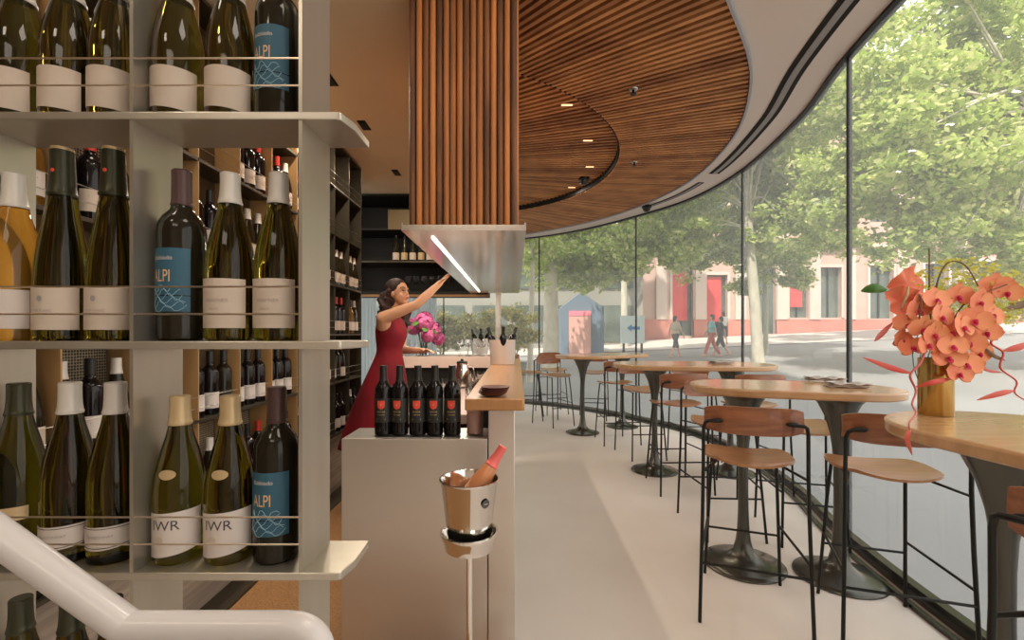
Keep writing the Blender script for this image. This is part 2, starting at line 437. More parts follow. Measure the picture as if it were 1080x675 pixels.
# fan of timber slats
C0 = Vector((-2.58, 5.25)); IC = Vector((-.95, 5.05)); IR = 2.05
def ray_curve(th):
    d = Vector((math.cos(th), math.sin(th))); best = None
    for a, b in zip(WC, WC[1:]):
        e = b - a; den = d.x * e.y - d.y * e.x
        if abs(den) < 1e-9: continue
        w = a - C0
        t = (w.x * e.y - w.y * e.x) / den; u = (w.x * d.y - w.y * d.x) / den
        if t > 0 and -1e-6 <= u <= 1 + 1e-6: best = t if best is None else max(best, t)
    return best
def ray_circ(th):
    d = Vector((math.cos(th), math.sin(th))); w = C0 - IC; b = w.dot(d); c = w.length_squared - IR * IR; D = b * b - c
    return None if D < 0 else (-b - math.sqrt(D), -b + math.sqrt(D))
outer, inner = MB(), MB()
def slat(mb, th, hw, r0, r1, z0, z1):
    vs = []
    for r in (r0, r1):
        for s_ in (-1, 1):
            a = th + s_ * hw
            for z in (z0, z1): vs.append((C0.x + r * math.cos(a), C0.y + r * math.sin(a), z))
    mb.add(vs, [(0, 1, 3, 2), (4, 6, 7, 5), (0, 4, 5, 1), (2, 3, 7, 6), (0, 2, 6, 4), (1, 5, 7, 3)])
def fan(pitch, k_hw, part):
    th = math.radians(-61)
    while th < math.radians(80):
        R = ray_curve(th); r0 = max(1.2, min(6, 2.15 / max(.05, math.cos(th)))); cc = ray_circ(th)
        if R and R > r0:
            R -= .012; hw = pitch * k_hw
            if cc and cc[1] > r0:
                if part == 'inner': slat(inner, th, hw, max(r0, cc[0]), min(R, cc[1] - .01), 3.285, 3.335)
                elif R > cc[1]: slat(outer, th, hw, cc[1] + .012, R, 3.215, 3.250)
            elif part == 'outer': slat(outer, th, hw, r0, R, 3.215, 3.250)
        th += pitch
fan(math.radians(.80), .25, 'outer'); fan(math.radians(1.15), .23, 'inner')
struct(outer.build('ceiling_slats', M['wood_slat'], smooth=None), 'fan of timber battens under the ceiling')
struct(inner.build('ceiling_recess', M['wood_slat'], smooth=None), 'recessed darker timber circle inside the fan')
# dark backing boards above the battens
m = MB(); A = resample(WC, 60)
m.add([(C0.x + 1.5, C0.y, 3.275)] + [(a.x, a.y, 3.275) for a in A], [])
# ring outside the recess circle
circ = []
for a in A:
    d = (a - IC).normalized(); circ.append(IC + d * IR)
m = MB(); vs = []
for a, c in zip(A, circ): vs += [(a.x, a.y, 3.262), (c.x, c.y, 3.262)]
m.add(vs, [(2 * i, 2 * i + 2, 2 * i + 3, 2 * i + 1) for i in range(59)])
struct(m.build('trim_18', M['darkgap'], smooth=None))
m = MB(); N_ = 72; vs = []
for i in range(N_):
    a = 2 * PI * i / N_
    for rr, z in ((IR + .009, 3.225), (IR + .009, 3.345), (IR - .002, 3.345), (IR - .002, 3.225)): vs.append((IC.x + rr * math.cos(a), IC.y + rr * math.sin(a), z))
m.add(vs, [tuple(((i + di) % N_) * 4 + k_ for di, k_ in ((0, k), (0, (k + 1) % 4), (1, (k + 1) % 4), (1, k))) for i in range(N_) for k in range(4)])
struct(m.build('trim_19', M['darkgap'], smooth=60))  # rim coloured near black to stand for the recess shadow
struct(MB().prism([(IC.x + IR * math.cos(2 * PI * i / 60), IC.y + IR * math.sin(2 * PI * i / 60)) for i in range(60)], 3.346, 3.36).build('trim_20', M['darkgap'], smooth=None))
struct(strip(resample(WC, 80), -.012, .006, 3.20, 3.262).build('trim_21', mat('oval_edge', (.40, .42, .45), .5)), 'slim grey edge band around the timber oval')

# walls
struct(MB().box(-1.72, -1.56, -2.5, 4.6, -.25, 3.44).build('wall_left', M['rack_back'], smooth=None), 'dark wall behind the bottle rack')
struct(MB().box(-2.2, 1.8, -2.7, -2.5, -.25, 3.44).build('wall_back', M['ceil_white'], smooth=None))
# fascia above the glass seen from outside and an unseen tower over the room, added to shade the plaza
struct(MB().prism(foot, 3.6, 17).build('wall_shade_tower', M['tower'], smooth=None), 'unseen storeys above the bar, added to shade the plaza')

# ------------------------------------------------------------------ ceiling fittings
for x, y, nm in ((598, 108, 'topmost'), (620, 146, 'second'), (622, 174, 'third'), (603, 196, 'lowest')):
    Y = (3.30 - H) * F / (CY - y); X = (x - CX) * Y / F
    t = tag(empty('recessed_downlight', (X, Y, 3.279)), '%s of the four small glowing slot lights in the dark timber circle' % nm, 'ceiling light', 'slot lights in the timber circle')
    MB().box(-.055, .055, -.02, .02, 0, .006).build('frame', M['wood_edge'], t)
    MB().box(-.045, .045, -.012, .012, -.003, .0).build('lens', M['lamp_warm'], t)
def dome(x, y, nm, lab, z=3.215):
    Y = (z - H) * F / (CY - y); X = (x - CX) * Y / F
    t = tag(empty(nm, (X, Y, z)), lab, 'camera' if 'camera' in nm else 'ceiling fitting')
    MB().lathe([(.07, 0), (.07, -.03), (.06, -.035)], 20).build('base', M['black'], t)
    MB().lathe([(.055, -.034), (.05, -.065), (.03, -.085), (.0001, -.09)], 20).build('dome', M['cap_black'], t)
dome(616, 187, 'security_camera', 'black dome camera under the timber circle near its lower edge', 3.30)
dome(682, 217, 'security_camera', 'black dome camera at the edge of the timber oval by the glass')
for x, y, lab in ((668, 94, 'tiny dark sprinkler head high in the timber fan'), (669, 171, 'pale sprinkler head low in the timber fan')):
    Y = (3.215 - H) * F / (CY - y); X = (x - CX) * Y / F
    t = tag(empty('sprinkler_head', (X, Y, 3.215)), lab, 'sprinkler')
    MB().lathe([(.035, 0), (.03, -.008), (.012, -.01)], 16).build('rose', M['steel'], t)
    MB().lathe([(.010, -.008), (.010, -.035), (.024, -.037), (.024, -.04), (.001, -.042)], 12).build('nozzle', M['black'], t)
for x, y, lab in ((347, 83, 'nearest'), (384, 132, 'middle'), (418, 182, 'farthest')):
    Y = 1.53 * F / (CY - y); X = (x - CX) * Y / F
    t = tag(empty('slot_downlight', (X, Y, 2.905)), '%s of three black slot spotlights in the tan ceiling' % lab, 'ceiling light', 'spotlights in the tan ceiling')
    MB().box(-.03, .03, -.075, .075, 0, .008).build('frame', M['black'], t)
    MB().box(-.018, .018, -.06, .06, -.006, .0).build('baffle', M['cap_black'], t)

# ------------------------------------------------------------------ timber bulkhead with steel hood
t = tag(empty('bar_bulkhead', (-.22, 3.4, 1.83)), 'large dowel clad timber bulkhead with steel underside over the bar', 'bulkhead')
bx0, bx1, by0, by1 = -.455, .01, 1.95, 4.86
z0 = 1.83
def loc(o): o.location = tuple(-c for c in t.location); return o
loc(MB().box(bx0 + .012, bx1 - .012, by0 + .012, by1, z0, 3.38).build('core', M['darkgap'], t, None))
d = MB(); nS = 16; w = (bx1 - bx0) / nS
def dowel(mb, cx, cy, r, z0, z1, n=10):
    mb.lathe([(r, z0), (r, z1)], n, (cx, cy, 0))
for i in range(nS): dowel(d, bx0 + w * (i + .5), by0 + .012, w * .46, z0, 3.38)
loc(d.build('front_dowels', M['wood_dowel'], t))
d = MB(); nD = int((by1 - by0) / w)
for i in range(nD):
    y = by0 + .02 + w * (i + .8)
    dowel(d, bx1 - .006, y, w * .46, z0, 3.38, 8)
loc(d.build('right_dowels', M['wood_dowel'], t))
d = MB()
for i in range(nD):
    y = by0 + .02 + w * (i + .8)
    dowel(d, bx0 + .006, y, w * .46, z0, 3.38, 8)
loc(d.build('left_dowels', M['wood_dowel'], t))
hz = 1.808
loc(MB().box(-.472, .045, 1.9, 4.9, hz, hz + .012).build('hood_soffit', M['mirror'], t))
r_ = MB(); r_.box(-.472, .045, 1.895, 1.905, hz - .002, hz + .022).box(-.474, -.468, 1.9, 4.9, hz - .002, hz + .032).box(.04, .047, 1.9, 4.9, hz - .002, hz + .032)
loc(r_.build('hood_rim', M['mirror'], t))
loc(MB().box(-.374, -.362, 2.04, 4.7, hz - .006, hz).build('light_strip', M['lamp_white'], t))

# ------------------------------------------------------------------ bar counter
t = tag(empty('bar_counter', (-.35, 1.9, 0)), 'brushed steel bar counter with raised timber top at its right end', 'bar counter')
def loc(o): o.location = (.35, -1.9, 0); return o
loc(bevel(MB().box(-.724, -.115, 1.9, 1.925, 0, .937).build('front_panel', M['steel_panel'], t), .002))
loc(bevel(MB().box(-.111, .0, 1.895, 4.8, 0, 1.06).build('end_panel', M['steel_panel'], t), .003))
loc(bevel(MB().box(-.724, -.113, 1.927, 2.12, .90, .937).build('ledge', M['steel'], t), .002))
loc(MB().box(-.722, -.70, 1.927, 2.12, .0, .90).build('side_panel', M['steel_panel'], t))
bt = MB().prism([(-.204, 1.85), (.035, 1.85), (.04, 1.86), (.055, 4.8), (-.204, 4.8)], 1.062, 1.112)
loc(bevel(bt.build('timber_top', M['wood_bar'], t), .006))
# working bench behind, lower
b = tag(empty('work_bench', (-.35, 3.2, 0)), 'low steel work bench behind the bar top', 'bench')
def loc(o): o.location = (.35, -3.2, 0); return o
loc(MB().box(-.60, -.215, 2.5, 4.6, .88, .93).build('bench_top', M['marble'], b))
loc(MB().box(-.58, -.215, 2.52, 4.58, 0, .88).build('bench_body', M['blackwood'], b))
b = tag(empty('back_counter', (-.9, 5.0, 0)), 'pinkish marble back counter behind the woman', 'counter')
def loc(o): o.location = (.9, -5.0, 0); return o
loc(MB().box(-1.55, -.1, 4.95, 5.5, 1.0, 1.12).build('counter_top', M['marble'], b))
loc(MB().box(-1.52, -.15, 5.0, 5.48, 0, 1.0).build('counter_body', M['blackwood'], b))
t = tag(MB().box(-.027, .027, -.027, .027, 0, .69).build('support_post', M['steel'], loc=(-.17, 4.66, 1.114)), 'square steel post standing on the bar top under the bulkhead', 'post')

# ------------------------------------------------------------------ bottles
BURG = [(.020, 0), (.034, .0), (.0385, .004), (.0395, .012), (.0395, .120), (.0385, .140), (.0350, .165), (.0285, .195), (.0210, .222), (.0165, .245), (.0148, .262), (.0142, .292)]
BORD = [(.020, 0), (.032, 0), (.0365, .004), (.0372, .012), (.0372, .188), (.0355, .203), (.0290, .217), (.0200, .227), (.0155, .236), (.0145, .250), (.0140, .297)]
FLUTE = [(.020, 0), (.033, 0), (.0375, .004), (.0385, .012), (.0385, .100), (.0370, .130), (.0320, .170), (.0255, .210), (.0205, .245), (.0175, .275), (.0160, .305), (.0155, .332)]
def prof_at(prof, z):
    for (r0, a), (r1, b_) in zip(prof, prof[1:]):
        if b_ >= z >= a and b_ > a: return r0 + (r1 - r0) * (z - a) / (b_ - a)
    return prof[-1][0]
_cache = {}
def capsule_mesh(prof, zlen, m_, n, flat=True):
    top = prof[-1][1]
    p = [(prof_at(prof, top - zlen) + .0012, top - zlen)]
    for k in (.75, .5, .25): p.append((prof_at(prof, top - zlen * k) + .0014, top - zlen * k))
    p += [(prof[-1][0] + .0016, top - .004), (prof[-1][0] + .0018, top + .001), (prof[-1][0] + .0004, top + .003), (.0001, top + .003)]
    q = [(p[0][0] - .003, p[0][1]), p[0], (p[0][0] + .0006, p[0][1] + .002), (p[0][0] + .0006, p[0][1] + .004), (p[0][0] - .0002, p[0][1] + .005)] + p[1:]
    return MB().lathe(q, n)
def label_mesh(r, z0, z1, half, n=20, slant=0., arc=0., a0=0.):
    vs = []; fs = []
    for i in range(n + 1):
        u = -1 + 2 * i / n; a = u * half + a0
        zb = z0 + slant * u + arc * u * u; zt = z1 + (slant * .4 * u)
        vs += [(r * math.sin(a), -r * math.cos(a), zb), (r * math.sin(a), -r * math.cos(a), zt)]
    fs = [(2 * i, 2 * i + 2, 2 * i + 3, 2 * i + 1) for i in range(n)]
    return MB().add(vs, fs)
def text_part(name, body, size, r, z, m_, parent, a0=0.):
    vs, fs = text_geo(body, size)
    o = bpy.data.objects.new(name, MB().add(wrap(vs, r, z, a0), fs).mesh(name, m_)); COL.objects.link(o); o.parent = parent; return o

def bottle(kind, glass, cap, caplen, n=36):
    prof = {'burg': BURG, 'bord': BORD, 'flute': FLUTE}[kind]
    key = (kind, glass, n)
    if key not in _cache: _cache[key] = MB().lathe(prof, n).mesh('wine_bottle', M[glass], 35)
    o = bpy.data.objects.new('wine_bottle', _cache[key]); COL.objects.link(o)
    if cap:
        k2 = ('c', kind, cap, caplen, n)
        if k2 not in _cache: _cache[k2] = capsule_mesh(prof, caplen, None, n).mesh('capsule', M[cap], 35)
        c = bpy.data.objects.new('capsule', _cache[k2]); COL.objects.link(c); c.parent = o
    return o
RB, RD = .0395, .0372
def part_label(o, mb, m_, name='label'):
    return mb.build(name, M[m_], o, 180)
def squiggle(parent, r, z0, z1, half, m_, seed, rows=6):
    rnd = random.Random(seed); mb = MB()
    for k in range(rows):
        z = z0 + (z1 - z0) * (k + .5) / rows; pts = []
        for i in range(13):
            u = -1 + 2 * i / 12; a = u * half * (.95 - .06 * k)
            zz = z + (z1 - z0) * .16 * math.sin(i * 1.1 + k * 1.7 + rnd.random()) 
            pts.append((r * math.sin(a), -r * math.cos(a), zz))
        mb.tube(pts, .00055, 4)
    return mb.build('line_drawing', m_, parent)
def oval_patch(r, zc, w, h, a0=0., n=18):
    vs = [(0, 0)] + [(w * math.cos(2 * PI * i / n), h * math.sin(2 * PI * i / n)) for i in range(n)]
    return MB().add(wrap(vs, r, zc, a0), [(0, 1 + i, 1 + (i + 1) % n) for i in range(n)])

def k_tawny():      # olive bottle with broad cream label, top shelf
    o = bottle('burg', 'g_mid', 'cap_white', .075)
    l = part_label(o, label_mesh(RB + .0006, .018, .088, 1.45, slant=-.006, arc=.003), 'cream'); return o
def k_crest():
    o = bottle('flute', 'g_green', 'cap_green', .078)
    MB().lathe([(.0162, .3335), (.0166, .3365), (.0162, .3395), (.0001, .3395)], 24).build('cap_disc', M['cap_tan'], o)
    l = part_label(o, label_mesh(.0391, .019, .092, 1.35), 'cream')
    oval_patch(RB + .001, .072, .004, .005).build('crest', M['ink_grey'], l)
    text_part('lettering', 'CUVEE BLANC', .0056, RB + .001, .050, M['ink_grey'], l)
    MB().ell((0, -.0180, .296), (.0036, .0018, .0036), 10, 6).build('red_seal', M['redlab'], o)
    return o
def k_orange():
    o = bottle('burg', 'g_amber', 'cap_white', .058)
    l = part_label(o, label_mesh(RB + .0006, .021, .088, 1.35), 'white')
    sun = MB()
    for k in range(2):
        rr = (.020, .013)[k]; pts = [(rr * math.cos(2 * PI * i / 24), rr * math.sin(2 * PI * i / 24)) for i in range(25)]
        sun.tube(wrap(pts, RB + .001, .054, -.25), .0007, 4)
    for k in range(14):
        a = 2 * PI * k / 14
        sun.tube(wrap([(.020 * math.cos(a), .020 * math.sin(a)), (.025 * math.cos(a + .1), .025 * math.sin(a + .1))], RB + .001, .054, -.25), .0007, 4)
    sun.build('sun_emblem', M['orange_ink'], l); return o
def k_alpi():
    o = bottle('bord', 'g_dark', 'cap_plum', .060)
    l = part_label(o, label_mesh(RD + .0006, .078, .158, 1.05), 'teal')
    part_label(o, label_mesh(RD + .0006, .050, .0765, 1.05), 'teal', 'lower_label')
    text_part('lettering', 'Babbiado', .0098, RD + .001, .138, M['white'], l, -.10)
    vs, fs = text_geo('ALPI', .0235)
    tt = MB().add(wrap([(x * .78 - .006, y * 1.25) for x, y, *_ in vs], RD + .001, .101), fs).build('title', M['orange_ink'], l, None)
    squiggle(l, RD + .0008, .052, .092, .95, M['ink_blue'], 3)
    return o
def k_manor():
    o = bottle('burg', 'g_green', 'cap_white', .052)
    l = part_label(o, label_mesh(RB + .0006, .022, .106, 1.15), 'cream')
    text_part('lettering', 'MAN^NER', .0085, RB + .001, .066, M['ink_grey'], l)
    text_part('small_print', 'RIESLING', .0045, RB + .001, .053, M['ink_grey'], l, -.1)
    MB().lathe([(.0168, .0), (.0168, .004)], 24, (0, 0, .244)).build('capsule_band', M['cap_tan'], o)
    return o
def k_iwr():
    o = bottle('burg', 'g_green', 'cap_tan', .050)
    l = part_label(o, label_mesh(RB + .0006, .018, .094, 1.35, slant=.008, arc=.002), 'white')
    text_part('lettering', 'IWR', .0245, RB + .001, .064, M['ink'], l, -.05)
    oval_patch(RB + .001, .047, .0085, .0065, -.3).build('seal', M['cream'], l)
    nn = 20; vs = [((prof_at(BURG, .160) + .001) * 0, -(prof_at(BURG, .160) + .001), .160)]
    for i in range(nn):
        zz = .160 + .0085 * math.sin(2 * PI * i / nn); r_ = prof_at(BURG, zz) + .001; a = .014 * math.cos(2 * PI * i / nn) / r_
        vs.append((r_ * math.sin(a), -r_ * math.cos(a), zz))
    MB().add(vs, [(0, 1 + i, 1 + (i + 1) % nn) for i in range(nn)]).build('neck_label', M['cap_tan'], o, 180)
    MB().lathe([(.0175, .0), (.0172, .0045)], 24, (0, 0, .243)).build('capsule_band', M['cap_black'], o)
    return o
def k_plaque():
    o = bottle('burg', 'g_green', 'cap_white', .050)
    l = part_label(o, label_mesh(RB + .0006, .026, .064, 1.25, slant=.002, arc=.004), 'white')
    e = MB()
    for z_ in (.030, .061):
        e.tube([((RB + .001) * math.sin(u), -(RB + .001) * math.cos(u), z_ + (.004 * u * u / 1.4 if z_ < .05 else 0)) for u in [-1.15 + .115 * i for i in range(21)]], .0006, 4)
    e.build('border', M['ink'], l)
    text_part('lettering', 'CHARDONNAY', .0062, RB + .001, .046, M['ink_grey'], l); return o
def k_gold():
    o = bottle('burg', 'g_green', 'cap_green', .052)
    l = part_label(o, label_mesh(RB + .0006, .072, .094, 1.2), 'cap_tan')
    text_part('lettering', 'RESERVE', .0060, RB + .001, .080, M['ink_grey'], l); return o

ZS = [H + .364, H - .014, H - .395, H - .775]
front = []
def put(kf, px, lvl, lab, cache={}, Y=.805, rz=None):
    if kf not in cache: o = kf(); cache[kf] = o
    else: o = copy_tree(cache[kf])
    X = (px - CX) * Y / F
    o.location = (X, Y, ZS[lvl]); o.rotation_euler.z = random.uniform(-.12, .12) if rz is None else rz
    o.scale.z = {'k_gold': 1.04, 'k_plaque': 1.045, 'k_iwr': .965}.get(kf.__name__, 1)
    tag(o, lab, 'wine bottle', 'wine bottles in the front steel rack')
    return o
T = 'top shelf of the front rack'
put(k_tawny, 20, 0, 'leftmost olive bottle with wide cream label, ' + T, rz=-.3)
put(k_tawny, 73, 0, 'olive bottle, wide cream label, middle of left bay, ' + T, rz=-.3)
put(k_tawny, 123, 0, 'olive bottle, wide cream label, left of divider, ' + T, rz=-.3)
put(k_tawny, 188, 0, 'olive bottle, wide cream label, right of divider, ' + T, rz=-.1)
put(k_tawny, 244, 0, 'olive bottle, wide cream label, beside teal one, ' + T, rz=-.1)
put(k_alpi, 294, 0, 'dark bottle with teal mountain label, ' + T, rz=-.15)
T = 'middle shelf of the front rack'
put(k_orange, 15, 1, 'amber bottle with orange sun emblem, ' + T)
put(k_crest, 66, 1, 'olive crested label bottle, middle of left bay, ' + T, rz=0)
put(k_crest, 120, 1, 'olive crested label bottle beside the divider, ' + T, rz=0)
put(k_alpi, 192, 1, 'dark bottle with teal mountain label, ' + T, rz=-.10)
put(k_manor, 243, 1, 'white capsule, tall cream label, next to teal bottle, ' + T, rz=0)
put(k_manor, 294, 1, 'white capsule, tall cream label, at right end, ' + T, rz=0)
T = 'lowest full shelf of the front rack'
put(k_gold, 20, 2, 'olive bottle with narrow tan label, ' + T)
put(k_plaque, 74, 2, 'black bordered label, middle of left bay, ' + T, rz=.1)
put(k_plaque, 122, 2, 'black bordered label, beside the divider, ' + T, rz=.1)
put(k_iwr, 190, 2, 'bottle lettered IWR, left of the pair, ' + T, rz=.1)
put(k_iwr, 243, 2, 'bottle lettered IWR, right of the pair, ' + T, rz=.1)
put(k_alpi, 292, 2, 'dark bottle with teal mountain label, ' + T, rz=-.05)
put(k_gold, 22, 3, 'dark green capped bottle top under the handrail, leftmost below the front rack')
put(k_gold, 75, 3, 'dark green capsule bottle under the handrail, middle of the left bay at the bottom')
put(k_gold, 118, 3, 'dark green capsule bottle under the handrail, beside the divider at the bottom')

# front rack
rk = tag(empty('wine_rack', (-.6, .8, .2)), 'freestanding brushed steel wine rack with three visible shelves in front', 'wine rack')
def loc(o): o.location = (.6, -.8, -.2); return o
def shelf_poly(x0, x1, y0, y1, r=.045, sy=None):
    return [(x0, y0), (x1 - .016, y0), (x1 - .010, y0 + .003), (x1, y0 + r), (x1, y1), (x0, y1)]
for z in ZS:
    s_ = loc(MB().prism(shelf_poly(-1.20, -.277, .748, .866), z - .013, z).build('shelf', M['shelf'], rk)); bevel(s_, .0015)
for x in (-1.188, -.910, -.632, -.3535):
    loc(MB().box(x - .003, x + .003, .750, .862, .0, 2.62).build('divider', M['shelf'], rk))
for z in ZS[:3]:
    for dz in (.045, .090):
        loc(MB().tube([(-1.19, .7525, z + dz), (-.3535, .7525, z + dz)], .0016, 6).build('bottle_rail', M['rail'], rk))

# handrail
pts = [(-1.10, .56, 1.62), (-.76, .53, 1.30)]
def rl(px, py, Y): return ((px - CX) * Y / F, Y, H - (py - CY) * Y / F)
pts = [rl(-330, 327, .5), rl(-8, 560, .5), rl(132, 660, .5), rl(137, 662, .5), rl(300, 662, .5), rl(316, 664, .5), rl(328, 671, .5), rl(335, 682, .5), rl(338, 700, .5), rl(339, 760, .5), rl(339, 1500, .5)]
pts = pts[:3] + [pts[3]] + cr_spline(pts[4:9], 5) + pts[9:]
hr = tag(MB().tube(pts, .0168, 24).build('handrail', M['white_paint'], smooth=50), 'thick white painted tubular handrail crossing the lower left corner', 'handrail')

# ------------------------------------------------------------------ wall rack with rows of bottles
WX = -1.40
LV = [.586, .994, 1.372, 1.758, 2.155, 2.526]
wr = tag(empty('wall_wine_rack', (-1.45, 2.5, 0)), 'tall dark wine rack covering the left wall behind the front rack', 'wine rack')
def loc(o): o.location = (1.45, -2.5, 0); return o
for z in LV + [2.885]:
    loc(MB().box(WX - .13, WX, .9, 4.15, z - .014, z).build('shelf', M['rack_dark'], wr, None))
    if z < 2.8:
        for dz in (.05, .10): loc(MB().tube([(WX - .003, .9, z + dz), (WX - .003, 4.15, z + dz)], .0016, 5).build('bottle_rail', M['steel'], wr))
ys = [4.15 - .305 * i for i in range(11)]
for y in ys:
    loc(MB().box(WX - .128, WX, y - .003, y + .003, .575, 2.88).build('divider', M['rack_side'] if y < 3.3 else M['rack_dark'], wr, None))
loc(MB().box(WX - .150, WX - .132, .9, 4.15, .575, 2.88).build('back_panel', M['rack_back'], wr, None))
for k, (yy, zz) in enumerate([(1.14, .994), (1.45, 1.758), (2.06, .586), (2.36, .586), (2.06, 1.372), (1.45, .994)]):
    yb = min(ys, key=lambda q: abs(q - yy))
    loc(MB().box(WX - .130, WX - .127, yb + .01, yb + .295, zz + .005, zz + .35).build('perforated_panel', M['perf'], wr, None))

kinds = [('burg', 'g_dark', 'cap_white', 'cream', 'white capsule bottle', 'cream label'), ('bord', 'g_red', 'cap_black', 'white', 'black capsule bottle', 'white label'),
         ('bord', 'g_red', 'cap_red', 'cream', 'red capsule bottle', 'cream label'), ('burg', 'g_dark', 'cap_tan', 'orange_paper', 'tan capsule bottle', 'orange label'),
         ('bord', 'g_dark', 'cap_black', 'black_paper', 'black capsule bottle', 'black label'), ('burg', 'g_amber', 'cap_black', 'white', 'amber bottle', 'pale label')]
protos = []
for kd, g, c, l, *_ in kinds:
    o = bottle(kd, g, c, .055, 16)
    rr = RB if kd == 'burg' else RD
    # labels look into the room (+X) and turn to the near end
    MB().add(*[(lm := label_mesh(rr + .0006, .03, .105, 1.2, 10)).v, lm.f]).build('label', M[l], o, 180)
    MB().add(wrap([(-.02, -.002), (.02, -.002), (.02, .002), (-.02, .002)], rr + .001, .082), [(0, 1, 2, 3)]).build('print_line', M['ink'] if l != 'black_paper' else M['white'], o)
    protos.append(o)
used = [False] * len(kinds)
shelfname = ['lowest', 'second lowest', 'third lowest', 'third highest', 'second highest', 'topmost']
rnd = random.Random(5)
for li, z in enumerate(LV):
    for bi in range(len(ys) - 1):
        y1, y0_ = ys[bi], ys[bi + 1]
        if y0_ < 1.05: continue
        if li >= 4 and y0_ > 3.2: continue
        k = rnd.choice([0, 1, 2, 3, 4, 1, 0, 5]) if li > 0 else rnd.choice([1, 4, 2, 0, 1])
        if rnd.random() < .10: continue
        for j in range(3):
            y = y0_ + (y1 - y0_) * (j + .5) / 3
            pxv = CX + (WX - .05) / y * F
            if 322 < pxv < 340 or 148 < pxv < 180: continue
            kk = k if rnd.random() < .8 else rnd.choice([0, 1, 2, 4])
            if not used[kk]: o = protos[kk]; used[kk] = True
            else: o = copy_tree(protos[kk])
            o.location = (WX - .053, y, z); o.rotation_euler.z = rnd.uniform(.9, 1.5)
            area = 'near end' if y < 1.8 else ('far end' if y > 3.3 else 'centre')
            side = ('nearest', 'middle', 'farthest')[j]
            tag(o, '%s, %s, %s in bay, %s wall rack shelf, %s' % (kinds[kk][4], kinds[kk][5], side, shelfname[li], area), 'wine bottle', 'wine bottles on the %s shelf of the left wall rack' % shelfname[li])
for o, u in zip(protos, used):
    if not u:
        for c in list(o.children): bpy.data.objects.remove(c)
        bpy.data.objects.remove(o)

# ------------------------------------------------------------------ five bottles on the counter ledge
def k_shield():
    o = bottle('bord', 'g_red', 'cap_black', .065)
    l = part_label(o, label_mesh(RD + .0006, .058, .160, 1.3), 'black_paper')
    sh = [(-.0165, .017), (.0165, .017), (.0165, -.006), (.011, -.016), (0, -.021), (-.011, -.016), (-.0165, -.006)]
    MB().add(wrap(sh + [(0, .017), (0, -.021), (-.0082, .017), (.0082, .017), (-.0082, -.0165), (.0082, -.0165)], RD + .0012, .134), [(0, 9, 11, 5, 6), (9, 7, 8, 4, 11)[:0] or (9, 7, 4, 11), (7, 10, 12, 4), (10, 1, 2, 3, 12)]).build('shield', M['redlab'], l)
    text_part('emblem', '+', .018, RD + .0018, .127, M['orange_ink'], l)
    text_part('lettering', 'ROCCA', .0095, RD + .001, .100, M['gold'], l)
    text_part('small_print', 'TOSCANA', .0065, RD + .001, .088, M['gold'], l)
    g = MB()
    g.add(wrap([(-.018, -.0035), (.018, -.0035), (.018, .0035), (-.018, .0035)], RD + .001, .071), [(0, 1, 2, 3)])
    g.add(wrap([(-.03, -.0006), (.03, -.0006), (.03, .0006), (-.03, .0006)], RD + .001, .158), [(0, 1, 2, 3)])
    g.build('gold_band', M['gold'], l)
    return o
first = None
for k, (px, nm) in enumerate(zip((404.4, 421.8, 440.7, 458.6, 477), ('leftmost', 'second from the left', 'middle one', 'second from the right', 'rightmost'))):
    o = k_shield() if k == 0 else copy_tree(first)
    if k == 0: first = o
    Y = 1.985
    o.location = ((px - CX) * Y / F, Y, .938); o.rotation_euler.z = (.0, -.12, .05, 0, .02)[k]
    tag(o, 'black label bottle with red shield on the steel ledge, %s' % nm, 'wine bottle', 'shield label bottles on the bar ledge')

# plates, rose glass, jug, coolers, glasses
def at(px, py, z):      # point on the horizontal plane z under a pixel
    Y = (z - H) * F / (CY - py); return Vector(((px - CX) * Y / F, Y, z))
for k in range(4):
    p = Vector((-.095 + .004 * k, 1.935, 1.1135 + .0075 * k))
    o = MB().lathe([(.025, 0), (.045, .003), (.062, .014), (.0635, .016), (.060, .0165), (.043, .007), (.001, .005)], 28).build('small_plate', M['clay'], loc=p)
    tag(o, ('dark brown saucer at the bottom of the pile on the bar corner', 'dark brown saucer, second from the bottom of the bar corner pile', 'dark brown saucer, second from the top of the bar corner pile', 'dark brown saucer topping the pile on the bar corner')[k], 'plate', 'brown saucers on the bar corner')
t = tag(empty('candle_glass', (-.175, 2.0, .938)), 'rosy glass candle holder on the ledge under the timber top', 'candle holder')
MB().lathe([(.030, 0), (.036, .004), (.037, .10), (.035, .10), (.034, .012), (.001, .010)], 24).build('glass', M['rose_glass'], t)
MB().lathe([(.030, .013), (.030, .05), (.001, .052)], 20).build('wax', M['ceramic'], t)

def cooler(px, py, r, h, lab, nb):
    p = at(px, py, 1.1125)
    t = tag(MB().lathe([(r * .9, 0), (r * .93, .004), (r, h), (r * 1.03, h + .004), (r * .94, h + .004), (r * .88, .03), (.001, .02)], 32).build('wine_cooler', M['ceramic'], loc=p), lab, 'wine cooler', 'white coolers on the bar')
    MB().lathe([(r * .905, 0), (r * .93, .006), (r * .925, .014)], 32).build('dark_base_ring', M['clay'], t)
    for k in range(nb):
        a = 2 * PI * k / nb + .6
        o = bottle('bord', 'g_red', 'cap_black', .07, 16)
        o.location = p + Vector((math.cos(a) * r * .38, math.sin(a) * r * .38, .035)); o.rotation_euler = (math.sin(a) * -.26, math.cos(a) * .34, 0)
        o.scale = (.9, .9, .98)
        tag(o, 'black capped bottle leaning in the %s white cooler, %s' % ('near' if r > .1 else 'far', ('rearmost', 'leftmost', 'rightmost')[k % 3]), 'wine bottle', 'bottles chilling in the bar coolers')
cooler(530, 384, .112, .205, 'white ceramic cooler holding black capped bottles, nearer of the two', 3)
cooler(507, 373, .098, .19, 'white ceramic cooler holding bottles, farther of the two', 3)

